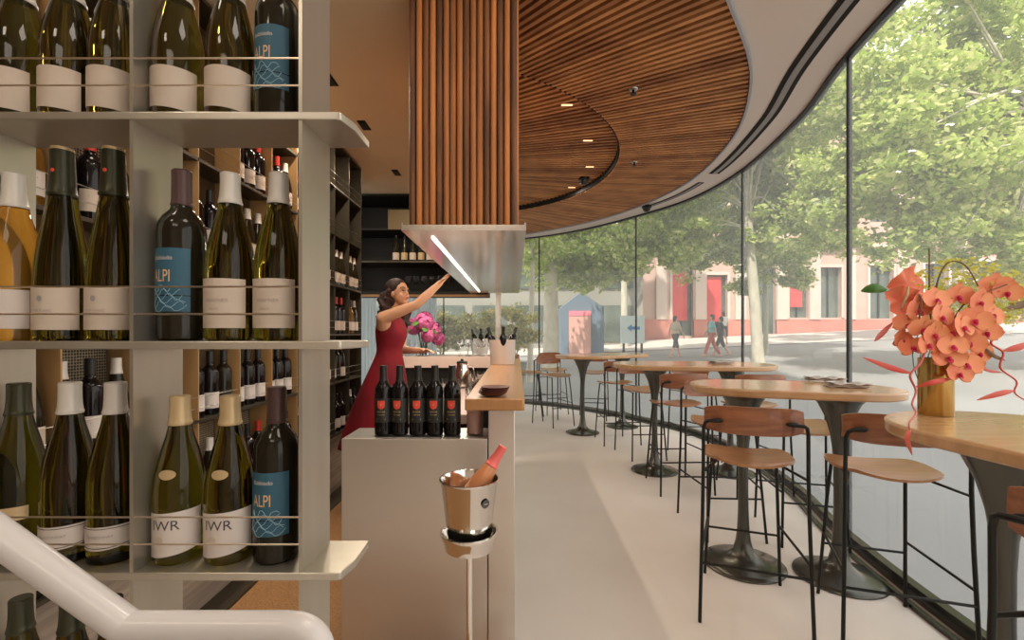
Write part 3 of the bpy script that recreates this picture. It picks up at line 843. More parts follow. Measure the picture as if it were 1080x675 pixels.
t = tag(empty('water_jug', (-.435, 3.75, .932)), 'polished steel water jug with black lid on the work bench', 'jug')
MB().lathe([(.055, 0), (.068, .01), (.07, .06), (.055, .15), (.045, .19), (.047, .20)], 28).build('body', M['chrome'], t)
MB().tube([(.045, 0, .18), (.09, 0, .17), (.10, 0, .11), (.068, 0, .05)], .007, 8).build('handle', M['chrome'], t)
MB().lathe([(.046, .2), (.044, .212), (.012, .218), (.012, .232), (.001, .234)], 24).build('lid', M['black'], t)

wg = None
def wine_glass():
    t = empty('wine_glass')
    MB().lathe([(.034, 0), (.032, .003), (.005, .006), (.0035, .02), (.0035, .075), (.006, .085), (.03, .11), (.036, .14), (.031, .185), (.0302, .185), (.034, .14), (.027, .112), (.001, .092)], 20).build('bowl_and_stem', M['g_clear'], t, 60)
    return t
def tumbler():
    o = MB().lathe([(.028, 0), (.031, .002), (.036, .10), (.0345, .10), (.029, .008), (.001, .006)], 20).build('water_glass', M['g_clear'], smooth=60)
    return o
spots = [(-.30, 3.05), (-.30, 3.2), (-.42, 3.1), (-.3, 3.4), (-.43, 3.35), (-.52, 3.2), (-.30, 3.65), (-.52, 3.48), (-.31, 3.9), (-.31, 4.12), (-.43, 4.15), (-.54, 4.2)]
g0_ = tumbler()
for k, (x, y) in enumerate(spots):
    o = g0_ if k == 0 else copy_tree(g0_)
    o.location = (x, y, .9305)
    tag(o, 'clear tumbler on the work bench %s the steel jug' % ('in front of' if y < 3.7 else 'beyond'), 'glass', 'tumblers on the work bench')
for k, (x, y) in enumerate([(-1.38, 5.1), (-1.3, 5.2), (-1.2, 5.08), (-.62, 5.15), (-.52, 5.07), (-.43, 5.2), (-.36, 5.08), (-.28, 5.18), (-.2, 5.1), (-.55, 5.3), (-.4, 5.35), (-1.24, 5.32)]):
    if k == 0: wg = wine_glass(); o = wg
    else: o = copy_tree(wg)
    o.location = (x, y, 1.1205)
    tag(o, 'stemmed wine glass on the marble back counter %s the pink bouquet' % ('left of' if x < -.9 else 'right of'), 'wine glass', 'wine glasses on the back counter')

# hydrangea bouquet
t = tag(empty('hydrangea_bouquet', (-1.03, 5.10, 1.1205)), 'pink hydrangea bouquet in a glass vase on the back counter', 'flowers')
MB().lathe([(.055, 0), (.06, .004), (.062, .17), (.058, .17), (.055, .01), (.001, .008)], 24).build('vase', M['g_clear'], t, 60)
st = MB()
for k in range(9): st.tube([(.03 * math.cos(k), .03 * math.sin(k), .012), (.045 * math.cos(k * 2), .045 * math.sin(k * 2), .22)], .004, 6)
st.build('stems', M['leaf_green'], t)
fr = random.Random(3)
def blossom_ball(c, r, n):
    mb = MB()
    for _ in range(n):
        d = Vector((fr.gauss(0, 1), fr.gauss(0, 1), fr.gauss(0, 1))).normalized()
        p = Vector(c) + d * r; q = d.to_track_quat('Z', 'Y').to_matrix()
        s_ = .016
        vs = []; fs = []
        for k in range(4):
            a = k * PI / 2 + fr.random() * .3
            e1 = Vector((math.cos(a - .6), math.sin(a - .6), .15)) * s_; e2 = Vector((math.cos(a), math.sin(a), .05)) * s_ * 1.4; e3 = Vector((math.cos(a + .6), math.sin(a + .6), .15)) * s_
            n_ = len(vs); vs += [p, p + q @ e1, p + q @ e2, p + q @ e3]; fs.append((n_, n_ + 1, n_ + 2, n_ + 3))
        mb.add(vs, fs)
    mb.ell(c, (r * .85,) * 3, 12, 8)
    return mb
for c, r in (((-.08, -.02, .27), .075), ((.02, -.06, .31), .085), ((.09, 0, .24), .075), ((0, .07, .33), .08), ((.06, -.08, .19), .06), ((.13, .05, .16), .06)):
    blossom_ball(c, r, 110).build('blossom', M['hydrangea'], t, None)
lf = MB()
for k in range(10):
    a = k * .63; lf.ell((.13 * math.cos(a), .13 * math.sin(a), .26 + .04 * math.sin(k * 2)), (.05, .028, .006), 8, 4, Matrix.Rotation(a, 3, 'Z') @ Matrix.Rotation(.6, 3, 'Y'))
lf.build('leaves', M['leaf_green'], t)

t.scale = (1.22, 1.22, 1.22)

# ------------------------------------------------------------------ dark cabinet over the back counter
t = tag(empty('overhead_cabinet', (-1.2, 5.0, 1.8)), 'black overhead bottle cabinet above the back counter', 'cabinet')
def loc(o): o.location = (1.2, -5.0, -1.8); return o
c = MB(); c.box(-2.1, -.30, 5.0, 5.5, 1.80, 1.835).box(-2.1, -.30, 5.0, 5.5, 2.885, 2.905).box(-2.1, -2.07, 5.0, 5.5, 1.835, 2.885).box(-.33, -.30, 5.0, 5.5, 1.835, 2.885)
loc(c.build('carcass', M['blackwood'], t))
loc(MB().box(-2.07, -.33, 5.47, 5.5, 1.835, 2.885).build('back_board', M['blackwood'], t))
loc(MB().box(-2.07, -.33, 5.05, 5.47, 2.16, 2.18).build('shelf', M['rack_dark'], t))
loc(MB().box(-2.07, -.33, 5.05, 5.47, 2.52, 2.54).build('shelf', M['blackwood'], t))
loc(MB().box(-2.11, -.29, 4.985, 5.0, 1.775, 1.80).build('timber_lip', M['wood_edge'], t))
loc(MB().box(-1.40, -1.12, 5.02, 5.04, 2.52, 2.74).build('end_panel', M['panel_glow'], t))  # stands for a glowing patch, its dull glow put into the colour
for k in range(9):
    o = bottle('burg' if k % 3 else 'bord', 'g_dark', None, .05, 14)
    rr = RB
    label_mesh(rr + .0006, .02, .10, 1.2, 8).build('label', M['cap_tan' if k % 2 else 'cream'], o, 180)
    o.location = (-1.34 + .095 * k, 5.14, 2.1805)
    tag(o, 'dim bottle with %s label on the shelf of the black overhead cabinet' % ('tan' if k % 2 else 'cream'), 'wine bottle', 'bottles in the overhead cabinet')
for k in range(6):
    o = copy_tree(wg); o.location = (-1.2 + .09 * k, 5.12, 1.8355)
    tag(o, 'stemmed glass standing in the bottom of the black overhead cabinet', 'wine glass', 'wine glasses in the overhead cabinet')
for k, x in enumerate((-3.35, -2.75, -2.15)):
    c = MB(); vs = []; n = 60
    for i in range(n + 1):
        xx = i / n * .58; yy = .035 * math.sin(i * .9)
        vs += [(xx, yy, 0), (xx, yy, 2.9), (xx, yy + .004, 0), (xx, yy + .004, 2.9)]
    fs = []
    for i in range(n): a = 4 * i; fs += [(a, a + 4, a + 5, a + 1), (a + 2, a + 3, a + 7, a + 6), (a + 1, a + 5, a + 7, a + 3)]
    o = c.add(vs, fs).build('curtain', M['curtain'], loc=(x, 9.15, .02))
    tag(o, ('pale sheer curtain at the far glass, leftmost', 'pale sheer curtain at the far glass, middle length', 'pale sheer curtain at the far glass, nearest the bar')[k], 'curtain', 'sheer curtains at the far glass')

# ------------------------------------------------------------------ ice bucket on its stand
bx, by = (495 - CX) * 1.55 / F, 1.55
t = tag(empty('bucket_stand', (bx, by, 0)), 'slim polished steel stand carrying the ice bucket before the counter', 'stand')
MB().lathe([(.14, 0), (.14, .006), (.10, .014), (.02, .03), (.011, .05)], 32).build('base', M['chrome'], t)
MB().lathe([(.011, .04), (.011, .66)], 16).build('pole', M['chrome'], t)
rg = MB().lathe([(.066, .645), (.082, .650), (.085, .672), (.0935, .690), (.0985, .700), (.0985, .708), (.092, .708), (.083, .694), (.078, .668), (.074, .655)], 36, cap=False)
rg.box(-.07, .07, -.008, .008, .645, .655).box(-.008, .008, -.07, .07, .645, .655)
rg.build('cradle_ring', M['chrome'], t)
t = tag(empty('ice_bucket', (bx, by, .667)), 'polished steel ice bucket with tapered sides on the stand', 'ice bucket')
pr = [(.060, 0), (.066, .003), (.072, .02), (.096, .208), (.101, .213), (.101, .219), (.097, .219), (.092, .208), (.066, .012), (.001, .010)]
MB().lathe(pr, 48).build('body', M['chrome'], t, 50)
e = MB().add(*[(lambda n: ([(0, 0, 0)] + [(.015 * math.cos(2 * PI * i / n), .015 * math.sin(2 * PI * i / n), 0) for i in range(n)], [(0, 1 + i, 1 + (i + 1) % n) for i in range(n)]))(24)][0])
a = .72; nrm = Vector((math.sin(a), -math.cos(a), -.12)).normalized()
o = e.build('round_badge', M['ink'], t); o.rotation_euler = nrm.to_track_quat('Z', 'Y').to_euler(); o.location = (.0915 * math.sin(a), -.0915 * math.cos(a), .155)
e2 = MB().box(-.007, .007, -.0015, .0015, .0003, .0008); o2 = e2.build('badge_bar', M['chrome'], o)
ic = MB(); ir = random.Random(9)
for k in range(26):
    a = ir.random() * 6.28; q = ir.random() ** .5 * .065
    ic.ell((q * math.cos(a), q * math.sin(a), .150 + ir.random() * .03), (.014, .014, .012), 6, 4)
o = ic.build('crushed_ice', M['g_clear'], smooth=None, loc=(bx, by, .667)); tag(o, 'crushed ice filling the steel bucket', 'ice', kind='stuff')
o = bottle('burg', 'g_rose', 'cap_pink', .075)
label_mesh(RB + .0006, .03, .10, 1.3).build('label', M['cream'], o, 180)
o.location = (bx - .045, by + .015, .735); o.rotation_euler = (-.12, math.radians(33), 0)
tag(o, 'rose wine bottle with pink foil neck leaning in the ice bucket', 'wine bottle')

# ------------------------------------------------------------------ tables
def stadium(c1, c2, r, n=22):
    c1, c2 = Vector(c1), Vector(c2); d = c2 - c1; a0 = math.atan2(d.y, d.x)
    out = []
    for k in range(n + 1): a = a0 - PI / 2 + PI * k / n; out.append((c2.x + r * math.cos(a), c2.y + r * math.sin(a)))
    for k in range(n + 1): a = a0 + PI / 2 + PI * k / n; out.append((c1.x + r * math.cos(a), c1.y + r * math.sin(a)))
    return out
PED = [(.238, 0), (.240, .004), (.238, .010), (.200, .020), (.140, .034), (.090, .055), (.058, .090), (.042, .14), (.034, .21), (.029, .32), (.027, .45), (.028, .62), (.033, .72), (.045, .81), (.068, .90), (.105, .98), (.135, 1.018), (.135, 1.026)]
TZ = 1.074
def table(c1, c2, r, lab, br=None, ped=None):
    c = (Vector(c1) + Vector(c2)) / 2
    t = tag(empty('high_table', (c.x, c.y, 0)), lab, 'table', 'oval high tables along the glass')
    sh = [(x - c.x, y - c.y) for x, y in stadium(c1, c2, r)]
    tp = MB().prism(sh, 1.030, TZ).build('table_top', M['wood_table'], t); bevel(tp, .010, 3)
    vv = [c1, c2] if (Vector(c1) - Vector(c2)).length > .3 else [c1]
    for q in (ped or vv):
        k = (br or .23) / .24
        MB().lathe([(a * k if z < .1 else a, z) for a, z in PED], 40, (q[0] - c.x, q[1] - c.y, .0005)).build('pedestal', M['dark_metal'], t, 60)
    return t
table((1.365, 2.72), (1.835, 2.575), .30, 'oval oak high table on two tulip pedestals with folded menus on it')
table((1.40, 4.56), (2.13, 4.50), .41, 'oval oak high table on two tulip pedestals, second row from the front')
table((.936, 6.29), (1.58, 6.70), .38, 'oval oak high table farthest along the glass')
table((1.64, 1.43), (1.665, 1.16), .375, 'oak high table at the right edge carrying the brass vase', .23, [(1.56, 1.45)])

# menus on the front table
def paper(px, py, w, d, rz, lab, zz=TZ):
    p = at(px, py, zz + .001)
    t = tag(empty('folded_menu', (p.x, p.y, zz + .001), rz), lab, 'menu', 'folded menus on the front table')
    for k in range(3):
        n = 14; vs = []
        for i in range(n + 1):
            x = -w / 2 + w * i / n
            for y in (-d / 2, d / 2):
                z = .004 + .006 * k + .010 * abs(math.sin(2.2 * i / n * PI + k)) * (.4 + .3 * k)
                vs += [(x + .004 * k, y - .004 * k, z), (x + .004 * k, y - .004 * k, z - .0025)]
        fs = []
        for i in range(n): a = 4 * i; fs += [(a, a + 4, a + 6, a + 2), (a + 1, a + 3, a + 7, a + 5), (a, a + 1, a + 5, a + 4), (a + 2, a + 6, a + 7, a + 3)]
        sh_ = MB().add(vs, fs).build('sheet', M['white'] if k != 1 else M['cream'], t, 180)
    g_ = MB()
    def zt_(x):
        i = (x - .008 + w / 2) / w * n
        return .004 + .012 + .010 * abs(math.sin(2.2 * i / n * PI + 2)) * 1.0 + .0012
    for r_i in range(5):
        y = -d * .36 + d * .16 * r_i
        for q in range(8):
            x0 = -w * .40 + w * .095 * q
            if (q * 3 + r_i * 5) % 7 == 0: continue
            x1 = x0 + w * .07
            g_.add([(x0, y, zt_(x0)), (x1, y, zt_(x1)), (x1, y + d * .06, zt_(x1)), (x0, y + d * .06, zt_(x0))], [(0, 1, 2, 3)])
    g_.build('printing', M['ink_grey'], t, None)
paper(868, 401.5, .20, .13, -.25, 'folded white menu on the front oval table, nearer the glass joint')
paper(893, 408, .20, .12, -.2, 'folded white menu on the front oval table, nearer the brass vase')
paper(760, 383.5, .2, .14, .1, 'flat white menu on the second row table')

# ------------------------------------------------------------------ stools
def make_stool():
    t = empty('bar_stool')
    # facing +Y ; rear legs at y=-.22
    seat = MB(); n = 14; vs = []; fs = []
    def seatpt(u, v):   # u across -1..1, v back to front -1..1
        w = .205 * (1 - .10 * (v < 0) * v * v) ; x = u * w
        # rounded-square outline
        x *= (1 - .16 * abs(v) ** 3.2); y = .01 + v * .215 * (1 - .20 * abs(u) ** 3)
        z = .018 * u * u + .012 * max(0, -v) ** 2 - .004 * max(0, v) ** 3
        return x, y, z
    for s_ in (0, 1):
        for i in range(n + 1):
            for j in range(n + 1):
                x, y, z = seatpt(-1 + 2 * i / n, -1 + 2 * j / n); vs.append((x, y, .742 + z - .012 * s_))
    N2 = (n + 1) ** 2
    for i in range(n):
        for j in range(n):
            a = i * (n + 1) + j; b = a + n + 1
            fs.append((a, b, b + 1, a + 1)); fs.append((a + N2, a + 1 + N2, b + 1 + N2, b + N2))
    per = [i * (n + 1) for i in range(n + 1)] + [n * (n + 1) + j for j in range(1, n + 1)] + [i * (n + 1) + n for i in range(n - 1, -1, -1)] + [j for j in range(n - 1, 0, -1)]
    for a, b in zip(per, per[1:] + per[:1]): fs.append((a, a + N2, b + N2, b))
    seat.add(vs, fs).build('seat', M['wood_seat'], t, 50)
    # backrest: curved plywood band
    bk = MB(); vs = []; fs = []; n = 20
    for i in range(n + 1):
        u = -1 + 2 * i / n; x = .212 * u; y0 = -.235 + .055 * u * u
        hh = .066 * (1 - .28 * abs(u) ** 5); zc = .965
        for z, dy in ((zc - hh, .006), (zc, -.002), (zc + hh, .006)):
            vs.append((x, y0 + dy, z))
        for z, dy in ((zc + hh, .018), (zc, .010), (zc - hh, .018)):
            vs.append((x, y0 + dy, z))
    for i in range(n):
        for k in range(6):
            a = i * 6 + k; b = i * 6 + (k + 1) % 6; fs.append((a, b, b + 6, a + 6))
    fs += [(0, 5, 4, 3, 2, 1), tuple(n * 6 + k for k in range(6))]
    bk.add(vs, fs).build('backrest', M['wood_stool'], t, 50)
    R = .0085
    for s_ in (-1, 1):
        # rear upright hooks over behind the backrest
        p = [(s_ * .235, -.255, 0), (s_ * .222, -.235, .50), (s_ * .218, -.228, .74), (s_ * .217, -.232, .925), (s_ * .210, -.242, .952), (s_ * .195, -.250, .962), (s_ * .150, -.2475, .962)]
        MB().tube(p, R, 10).build('leg', M['black'], t, 60)
        p = [(s_ * .19, .235, 0), (s_ * .165, .175, .55), (s_ * .155, .150, .722)]
        MB().tube(p, R, 10).build('leg', M['black'], t, 60)
        MB().ell((s_ * .160, -.2225, .960), (.030, .012, .012), 14, 8).build('backrest_clip', M['black'], t)
        MB().tube([(s_ * .2245, -.241, .34), (s_ * .1755, .20, .34)], .0065, 8).build('footrest_rail', M['black'], t)
        MB().tube([(s_ * .218, -.228, .715), (s_ * .15, -.05, .722), (s_ * .15, .15, .722)], .010, 8, flat=.5).build('seat_bracket', M['black'], t)
    MB().tube([(-.2285, -.246, .28), (.2285, -.246, .28)], .0065, 8).build('footrest_rail', M['black'], t)
    MB().tube([(-.1785, .208, .28), (.1785, .208, .28)], .0065, 8).build('footrest_rail', M['black'], t)
    return t
st = [  # x, y, facing (degrees clockwise from +Y), label
    (1.19, 2.33, 20, 'front centre stool, back to us, at the left pedestal of the menu table'),
    (1.715, 2.13, 18, 'stool right of the front one, back to us, beside the brass vase table'),
    (1.415, .952, 68, 'stool cut off by the right edge at the bottom corner'),
    (1.45, 4.10, -3, 'stool with its back to us, near left end of the second table'),
    (1.43, 5.12, 176, 'stool facing us, far left end of the second table'),
    (1.28, 5.80, -8, 'stool with its back to us between the second and farthest tables'),
    (.60, 6.85, 150, 'bar stool at the left end of the farthest table, facing the table'),
    (.22, 7.30, 95, 'leftmost bar stool beyond the bar end, side on'),
    (.66, 7.85, 165, 'bar stool by the far glass behind the farthest table, left'),
    (1.28, 7.35, 190, 'bar stool by the far glass behind the farthest table, right'),
    (1.96, 3.10, 195, 'bar stool on the glass side of the menu table, right end'),
    (2.08, 4.03, 0, 'stool with its back to us, near right end of the second table'),
    (2.02, 5.08, 182, 'bar stool on the far side of the second table, right end'),
    (1.47, 3.22, 183, 'bar stool on the far side of the menu table, left end'),
]
proto = make_stool()
for k, (x, y, a, lab) in enumerate(st):
    o = proto if k == 0 else copy_tree(proto)
    o.location = (x, y, .001); o.rotation_euler.z = -math.radians(a)
    tag(o, lab, 'bar stool', 'bar stools at the high tables')

# ------------------------------------------------------------------ flowers in the brass vase
vx, vy = 1.572, 1.70
t = tag(empty('brass_vase', (vx, vy, TZ + .0005)), 'brass cylinder vase on the right hand table', 'vase')
MB().lathe([(.050, 0), (.052, .003), (.052, .212), (.049, .212), (.048, .01), (.001, .008)], 40).build('cylinder', M['brass'], t, 50)
ar = tag(empty('orchid_arrangement', (vx, vy, TZ + .02)), 'coral orchid and anthurium arrangement in the brass vase', 'flowers')
base = Vector((vx, vy, TZ + .02))
def fp(px, py, dy=0.):      # point near the vase plane for a place in the spray
    Y = vy + dy; return Vector(((px - CX) * Y / F, Y, H - (py - CY) * Y / F)) - base
rnf = random.Random(11)
def petal(mb, c, q, a, l, w, curl=.25, n=6):
    vs = []; fs = []
    for i in range(n + 1):
        u = i / n; ww = w * math.sin(PI * min(1, .12 + u * .88)) ** .7 if u < 1 else 0
        for s_ in (-1, 0, 1):
            p = Vector((u * l, s_ * ww, curl * l * u * u - (.12 * w if s_ == 0 else 0)))
            p = Matrix.Rotation(a, 3, 'Z') @ p
            vs.append(c + q @ p)
    for i in range(n):
        for k in range(2):
            a_ = i * 3 + k; fs.append((a_, a_ + 3, a_ + 4, a_ + 1))
    mb.add(vs, fs)
def orchid(px, py, dy, s_=.036):
    c = fp(px, py, dy)
    d = Vector((rnf.uniform(-.55, .35), -1, rnf.uniform(-.25, .3))).normalized(); q = d.to_track_quat('Z', 'Y').to_matrix()
    q = q @ Matrix.Rotation(rnf.uniform(-.3, .3), 3, 'Z')
    mb = MB()
    for a, l, w in ((PI / 2, 1.0, .36), (PI / 2 + 2.1, 1.0, .34), (PI / 2 - 2.1, 1.0, .34)): petal(mb, c, q, a, s_ * l, s_ * w, .05)
    for a in (.12, PI - .12): petal(mb, c + d * .003, q, a, s_ * 1.08, s_ * .62, .12)
    f = mb.build('orchid_bloom', M['orchid'], ar, 180)
    lip = MB(); lip.ell(c + d * .008 + Vector((0, 0, -.006)), (.0065, .007, .009), 8, 6); petal(lip, c + d * .006, q, -PI / 2, s_ * .42, s_ * .2, .5)
    lip.build('lip', M['orchid_lip'], f, 180)
for px, py, dy in ((987, 316, -.06), (1010, 312, -.05), (1033, 318, -.06), (1046, 332, -.03), (992, 334, -.08), (958, 342, -.05), (974, 346, -.09), (978, 363, -.10), (1003, 350, -.07), (1015, 345, -.1),
                   (1022, 361, -.08), (1000, 377, -.10), (1032, 372, -.05), (1018, 384, -.08), (1011, 394, -.09), (962, 366, -.06), (1062, 308, -.02), (1050, 302, 0), (985, 352, -.1), (1040, 350, -.06), (968, 326, -.05), (1004, 365, -.11), (950, 358, -.04), (1028, 337, -.09)):
    orchid(px, py, dy, .047 + rnf.random() * .010)
def stemtube(pp, r, m_, name='stem'):
    c = cr_spline(pp, 6); n = len(c)
    return MB().tube(c, [r * (1 - .5 * i / n) for i in range(n)], 7).build(name, m_, ar, 60)
v0 = Vector((0, 0, .02))
for pp in ([(0, 0, .0), (.0, -.01, .2), fp(985, 340), fp(988, 300), fp(1000, 277), fp(1018, 280), fp(1032, 302)],
           [(.01, 0, 0), (.01, 0, .2), fp(981, 330, .02), fp(980, 262, .02)],
           [(.02, 0, 0), (.03, -.01, .2), fp(1000, 350), fp(1020, 318, -.03), fp(1062, 300, -.03)],
           [(-.02, 0, 0), (-.02, -.01, .2), fp(972, 350, -.05), fp(969, 312, -.05), fp(972, 322, -.07), fp(966, 352, -.08)],
           [(0, .01, 0), (.03, .0, .2), fp(1010, 372, -.05), fp(1035, 360, -.04)]):
    stemtube(pp, .0042, M['stem'])
# anthurium / folded coral leaf
an = MB()
for c, rx, rz, rot in ((fp(958, 300, .02), .058, .072, .5), (fp(950, 318, .0), .05, .06, -.3)):
    n = 20; vs = [c]; fs = []
    for k in range(n):
        a = 2 * PI * k / n; rr = 1 + .12 * math.sin(3 * a)
        x = rx * rr * math.cos(a); z = rz * rr * math.sin(a); y = .02 * math.cos(2 * a) + .015 * math.sin(5 * a)
        vs.append(c + Vector((x * math.cos(rot) - z * math.sin(rot), y - .01, x * math.sin(rot) + z * math.cos(rot))))
    fs = [(0, 1 + k, 1 + (k + 1) % n) for k in range(n)]
    an.add(vs, fs)
an.build('anthurium_spathe', M['anthurium'], ar, 180)
MB().tube([fp(951, 325, -.03), fp(957, 310, -.04), fp(958, 302, -.04)], [.004, .005, .003], 8).build('spadix', M['cap_tan'], ar)
def blade(pp, w, m_, name='long_leaf', thick=.002):
    c = cr_spline(pp, 6); n = len(c); vs = []; fs = []
    for i, p in enumerate(c):
        t_ = (c[min(i + 1, n - 1)] - c[max(0, i - 1)]).normalized(); side = t_.cross(Vector((0, -1, .1))).normalized()
        ww = w * math.sin(PI * (.04 + .94 * i / (n - 1))) ** .8
        vs += [p + side * ww, p + Vector((0, -ww * .5, 0)), p - side * ww]
    for i in range(n - 1):
        for k in range(2): a = i * 3 + k; fs.append((a, a + 3, a + 4, a + 1))
    return MB().add(vs, fs).build(name, m_, ar, 180)
blade([fp(962, 394, -.06), fp(940, 388, -.07), fp(910, 377, -.06)], .010, M['leaf_red'])
blade([fp(966, 408, -.07), fp(985, 403, -.09), fp(1006, 399, -.08)], .009, M['leaf_red'])
blade([fp(1058, 370, -.02), fp(1075, 366, -.02), fp(1100, 358, 0)], .012, M['leaf_red'])
blade([fp(1070, 412, -.05), fp(1055, 415, -.07), fp(1030, 422, -.07)], .010, M['leaf_red'])
blade([fp(1060, 380, -.03), fp(1048, 375, -.05), fp(1038, 366, -.05)], .008, M['stem'])
blade([fp(1018, 378, -.04), fp(1040, 390, -.05), fp(1058, 393, -.04)], .006, M['stem_pink'])
blade([fp(935, 306, 0), fp(922, 304, .0), fp(908, 307, .02)], .018, M['leaf_green'], 'green_leaf')
blade([fp(942, 340, 0), fp(930, 352, -.02), fp(922, 360, -.02)], .010, M['stem_pink'])
blade([fp(960, 452, -.27), fp(957, 463, -.275), fp(962, 480, -.27)], .009, M['leaf_red'])
blade([fp(1062, 325, .0), fp(1075, 322, .03), fp(1092, 316, .04)], .014, M['stem'])
stemtube([fp(975, 372, -.09), fp(970, 384, -.10), fp(960, 396, -.10), fp(966, 412, -.10), fp(962, 426, -.13), fp(966, 436, -.20), fp(959, 446, -.265), fp(960, 458, -.27)], .0045, M['stem_pink'], 'heliconia_stem')
stemtube([fp(1040, 345, -.04), fp(1052, 352, -.04), fp(1045, 362, -.04), fp(1058, 372, -.04), fp(1055, 388, -.05), fp(1072, 402, -.05), fp(1070, 414, -.05), fp(1084, 424, -.05)], .0045, M['leaf_red'], 'heliconia_stem')
# yellow filler sprays
yl = MB()
for k in range(700):
    a = rnf.random() * 6.28; rr = rnf.random() ** .5
    c = fp(1018 + 66 * rr * math.cos(a), 312 + 40 * rr * math.sin(a), .0 + rnf.random() * .11)
    q = Vector((rnf.gauss(0, 1), rnf.gauss(0, 1), rnf.gauss(0, 1))).normalized().to_track_quat('Z', 'Y').to_matrix()
    petal(yl, c, q, 0, .018, .006, .2, 3)
o = yl.build('yellow_filler', M['leaf_y'], ar, 180); o['kind'] = 'stuff'
for k in range(6):
    stemtube([(0, .02, .0), (.03 * (k - 2), .03, .2), fp(985 + 14 * k, 318 - (k % 3) * 8, .06)], .002, M['leaf_green'], 'filler_stem')

# ------------------------------------------------------------------ people
def capsule_chain(mb, pts, rs, n=12):
    for (a, b), (ra, rb) in zip(zip(pts, pts[1:]), zip(rs, rs[1:])): mb.cone(a, b, ra, rb, n)
def hand(mb, w, d, palm_n, s_=1., curl=.5, r=.0085):
    w = Vector(w); d = Vector(d).normalized(); pn = Vector(palm_n).normalized(); side = d.cross(pn).normalized()
    for k, o_ in enumerate((-1.5, -.5, .5, 1.5)):
        b = w + d * .075 * s_ + side * o_ * .018 * s_
        mb.cone(w + side * o_ * .010 * s_, b, .014 * s_, .011 * s_, 8)
        L_ = (.062, .072, .068, .052)[k] * s_
        p1 = b + (d + pn * curl * .3).normalized() * L_ * .45; p2 = p1 + (d + pn * curl).normalized() * L_ * .32; p3 = p2 + (d + pn * curl * 1.8).normalized() * L_ * .25
        mb.cone(b, p1, r * s_, r * .95 * s_, 8); mb.cone(p1, p2, r * .95 * s_, r * .85 * s_, 8); mb.cone(p2, p3, r * .85 * s_, r * .7 * s_, 8)
    b = w + d * .02 * s_ - side * .016 * s_
    p1 = b + (d * .6 - side * .8 + pn * .3).normalized() * .042 * s_; p2 = p1 + (d * .95 - side * .25 + pn * .3).normalized() * .032 * s_
    mb.cone(b, p1, .012 * s_, .0095 * s_, 8); mb.cone(p1, p2, .0095 * s_, .008 * s_, 8)

def head(mb, c, fwd, s_=1.):
    f = Vector(fwd).normalized(); up = Vector((0, 0, 1)); left = up.cross(f).normalized(); up = f.cross(left)
    R = Matrix((f, left, up)).transposed()
    E = lambda p, r: mb.ell(Vector(c) + R @ (Vector(p) * s_), tuple(x * s_ for x in r), 16, 12, R)
    E((-.012, 0, .022), (.092, .074, .088))     # skull
    E((.020, 0, -.035), (.062, .054, .070))     # face
    E((.050, 0, -.088), (.024, .026, .020))     # chin
    E((.085, 0, -.022), (.017, .011, .017)); E((.076, 0, 0), (.012, .009, .028))   # nose
    E((.074, 0, .022), (.014, .040, .010))      # brow
    E((.074, 0, -.056), (.014, .022, .010))     # mouth
    for s in (-1, 1): E((-.004, s * .073, -.010), (.016, .008, .028)); E((.052, s * .030, -.035), (.022, .018, .022))
    return R

# the woman
pw = empty('person', (-1.0, 3.6, 0))
tag(pw, 'woman in a sleeveless red dress reaching up beside the bar', 'person')
org = Vector((-1.0, 3.6, 0))
Fw = Vector((.985, -.17, 0)); Lf = Vector((.17, .985, 0))
def W(f, l, z): return Fw * f + Lf * l + Vector((0, 0, z))
def A_(x, y, z): return Vector((x, y, z)) - org
body = MB()
hc = W(.095, -.015, 1.690); hf = Vector((.84, -.50, .18))
HR = head(body, hc, hf, .97)
body.cone(W(.03, 0, 1.50), W(.070, -.005, 1.615), .052, .046)
body.ell(W(.02, 0, 1.40), (.095, .150, .13)); body.ell(W(.01, 0, 1.27), (.082, .118, .12)); body.ell(W(0, 0, 1.10), (.105, .155, .12))
body.cone(W(.02, -.15, 1.485), W(.02, .15, 1.485), .042, .042)
sh = W(.035, -.170, 1.490); el = A_(-.735, 3.40, 1.590); wr_ = A_(-.560, 3.42, 1.755)
capsule_chain(body, [W(.02, -.12, 1.44), sh, sh.lerp(el, .5), el, el.lerp(wr_, .4), wr_], [.060, .050, .043, .034, .034, .022])
hand(body, wr_, A_(-.485, 3.42, 1.83) - wr_, Vector((.8, 0, -.6)), .95, .25)
sl = W(.02, .175, 1.475); ll = W(.02, .215, 1.235); wl = W(.235, .14, 1.235)
capsule_chain(body, [W(.02, .12, 1.44), sl, ll, wl], [.055, .046, .034, .023])
hand(body, wl, W(.34, .08, 1.24) - wl, Vector((0, -.4, -1)), .95, .6)
for s in (-1, 1):
    capsule_chain(body, [W(0, s * .08, 1.06), W(.01, s * .08, .55), W(-.01, s * .085, .32), W(-.02, s * .085, .09)], [.085, .055, .050, .030])
    body.cone(W(-.04, s * .085, .075), W(.11, s * .095, .022), .026, .022); body.cone(W(-.04, s * .085, .08), W(-.045, s * .085, .012), .02, .012)
bo = remesh(body.build('body', M['skin'], pw, 180), .0055, 5)
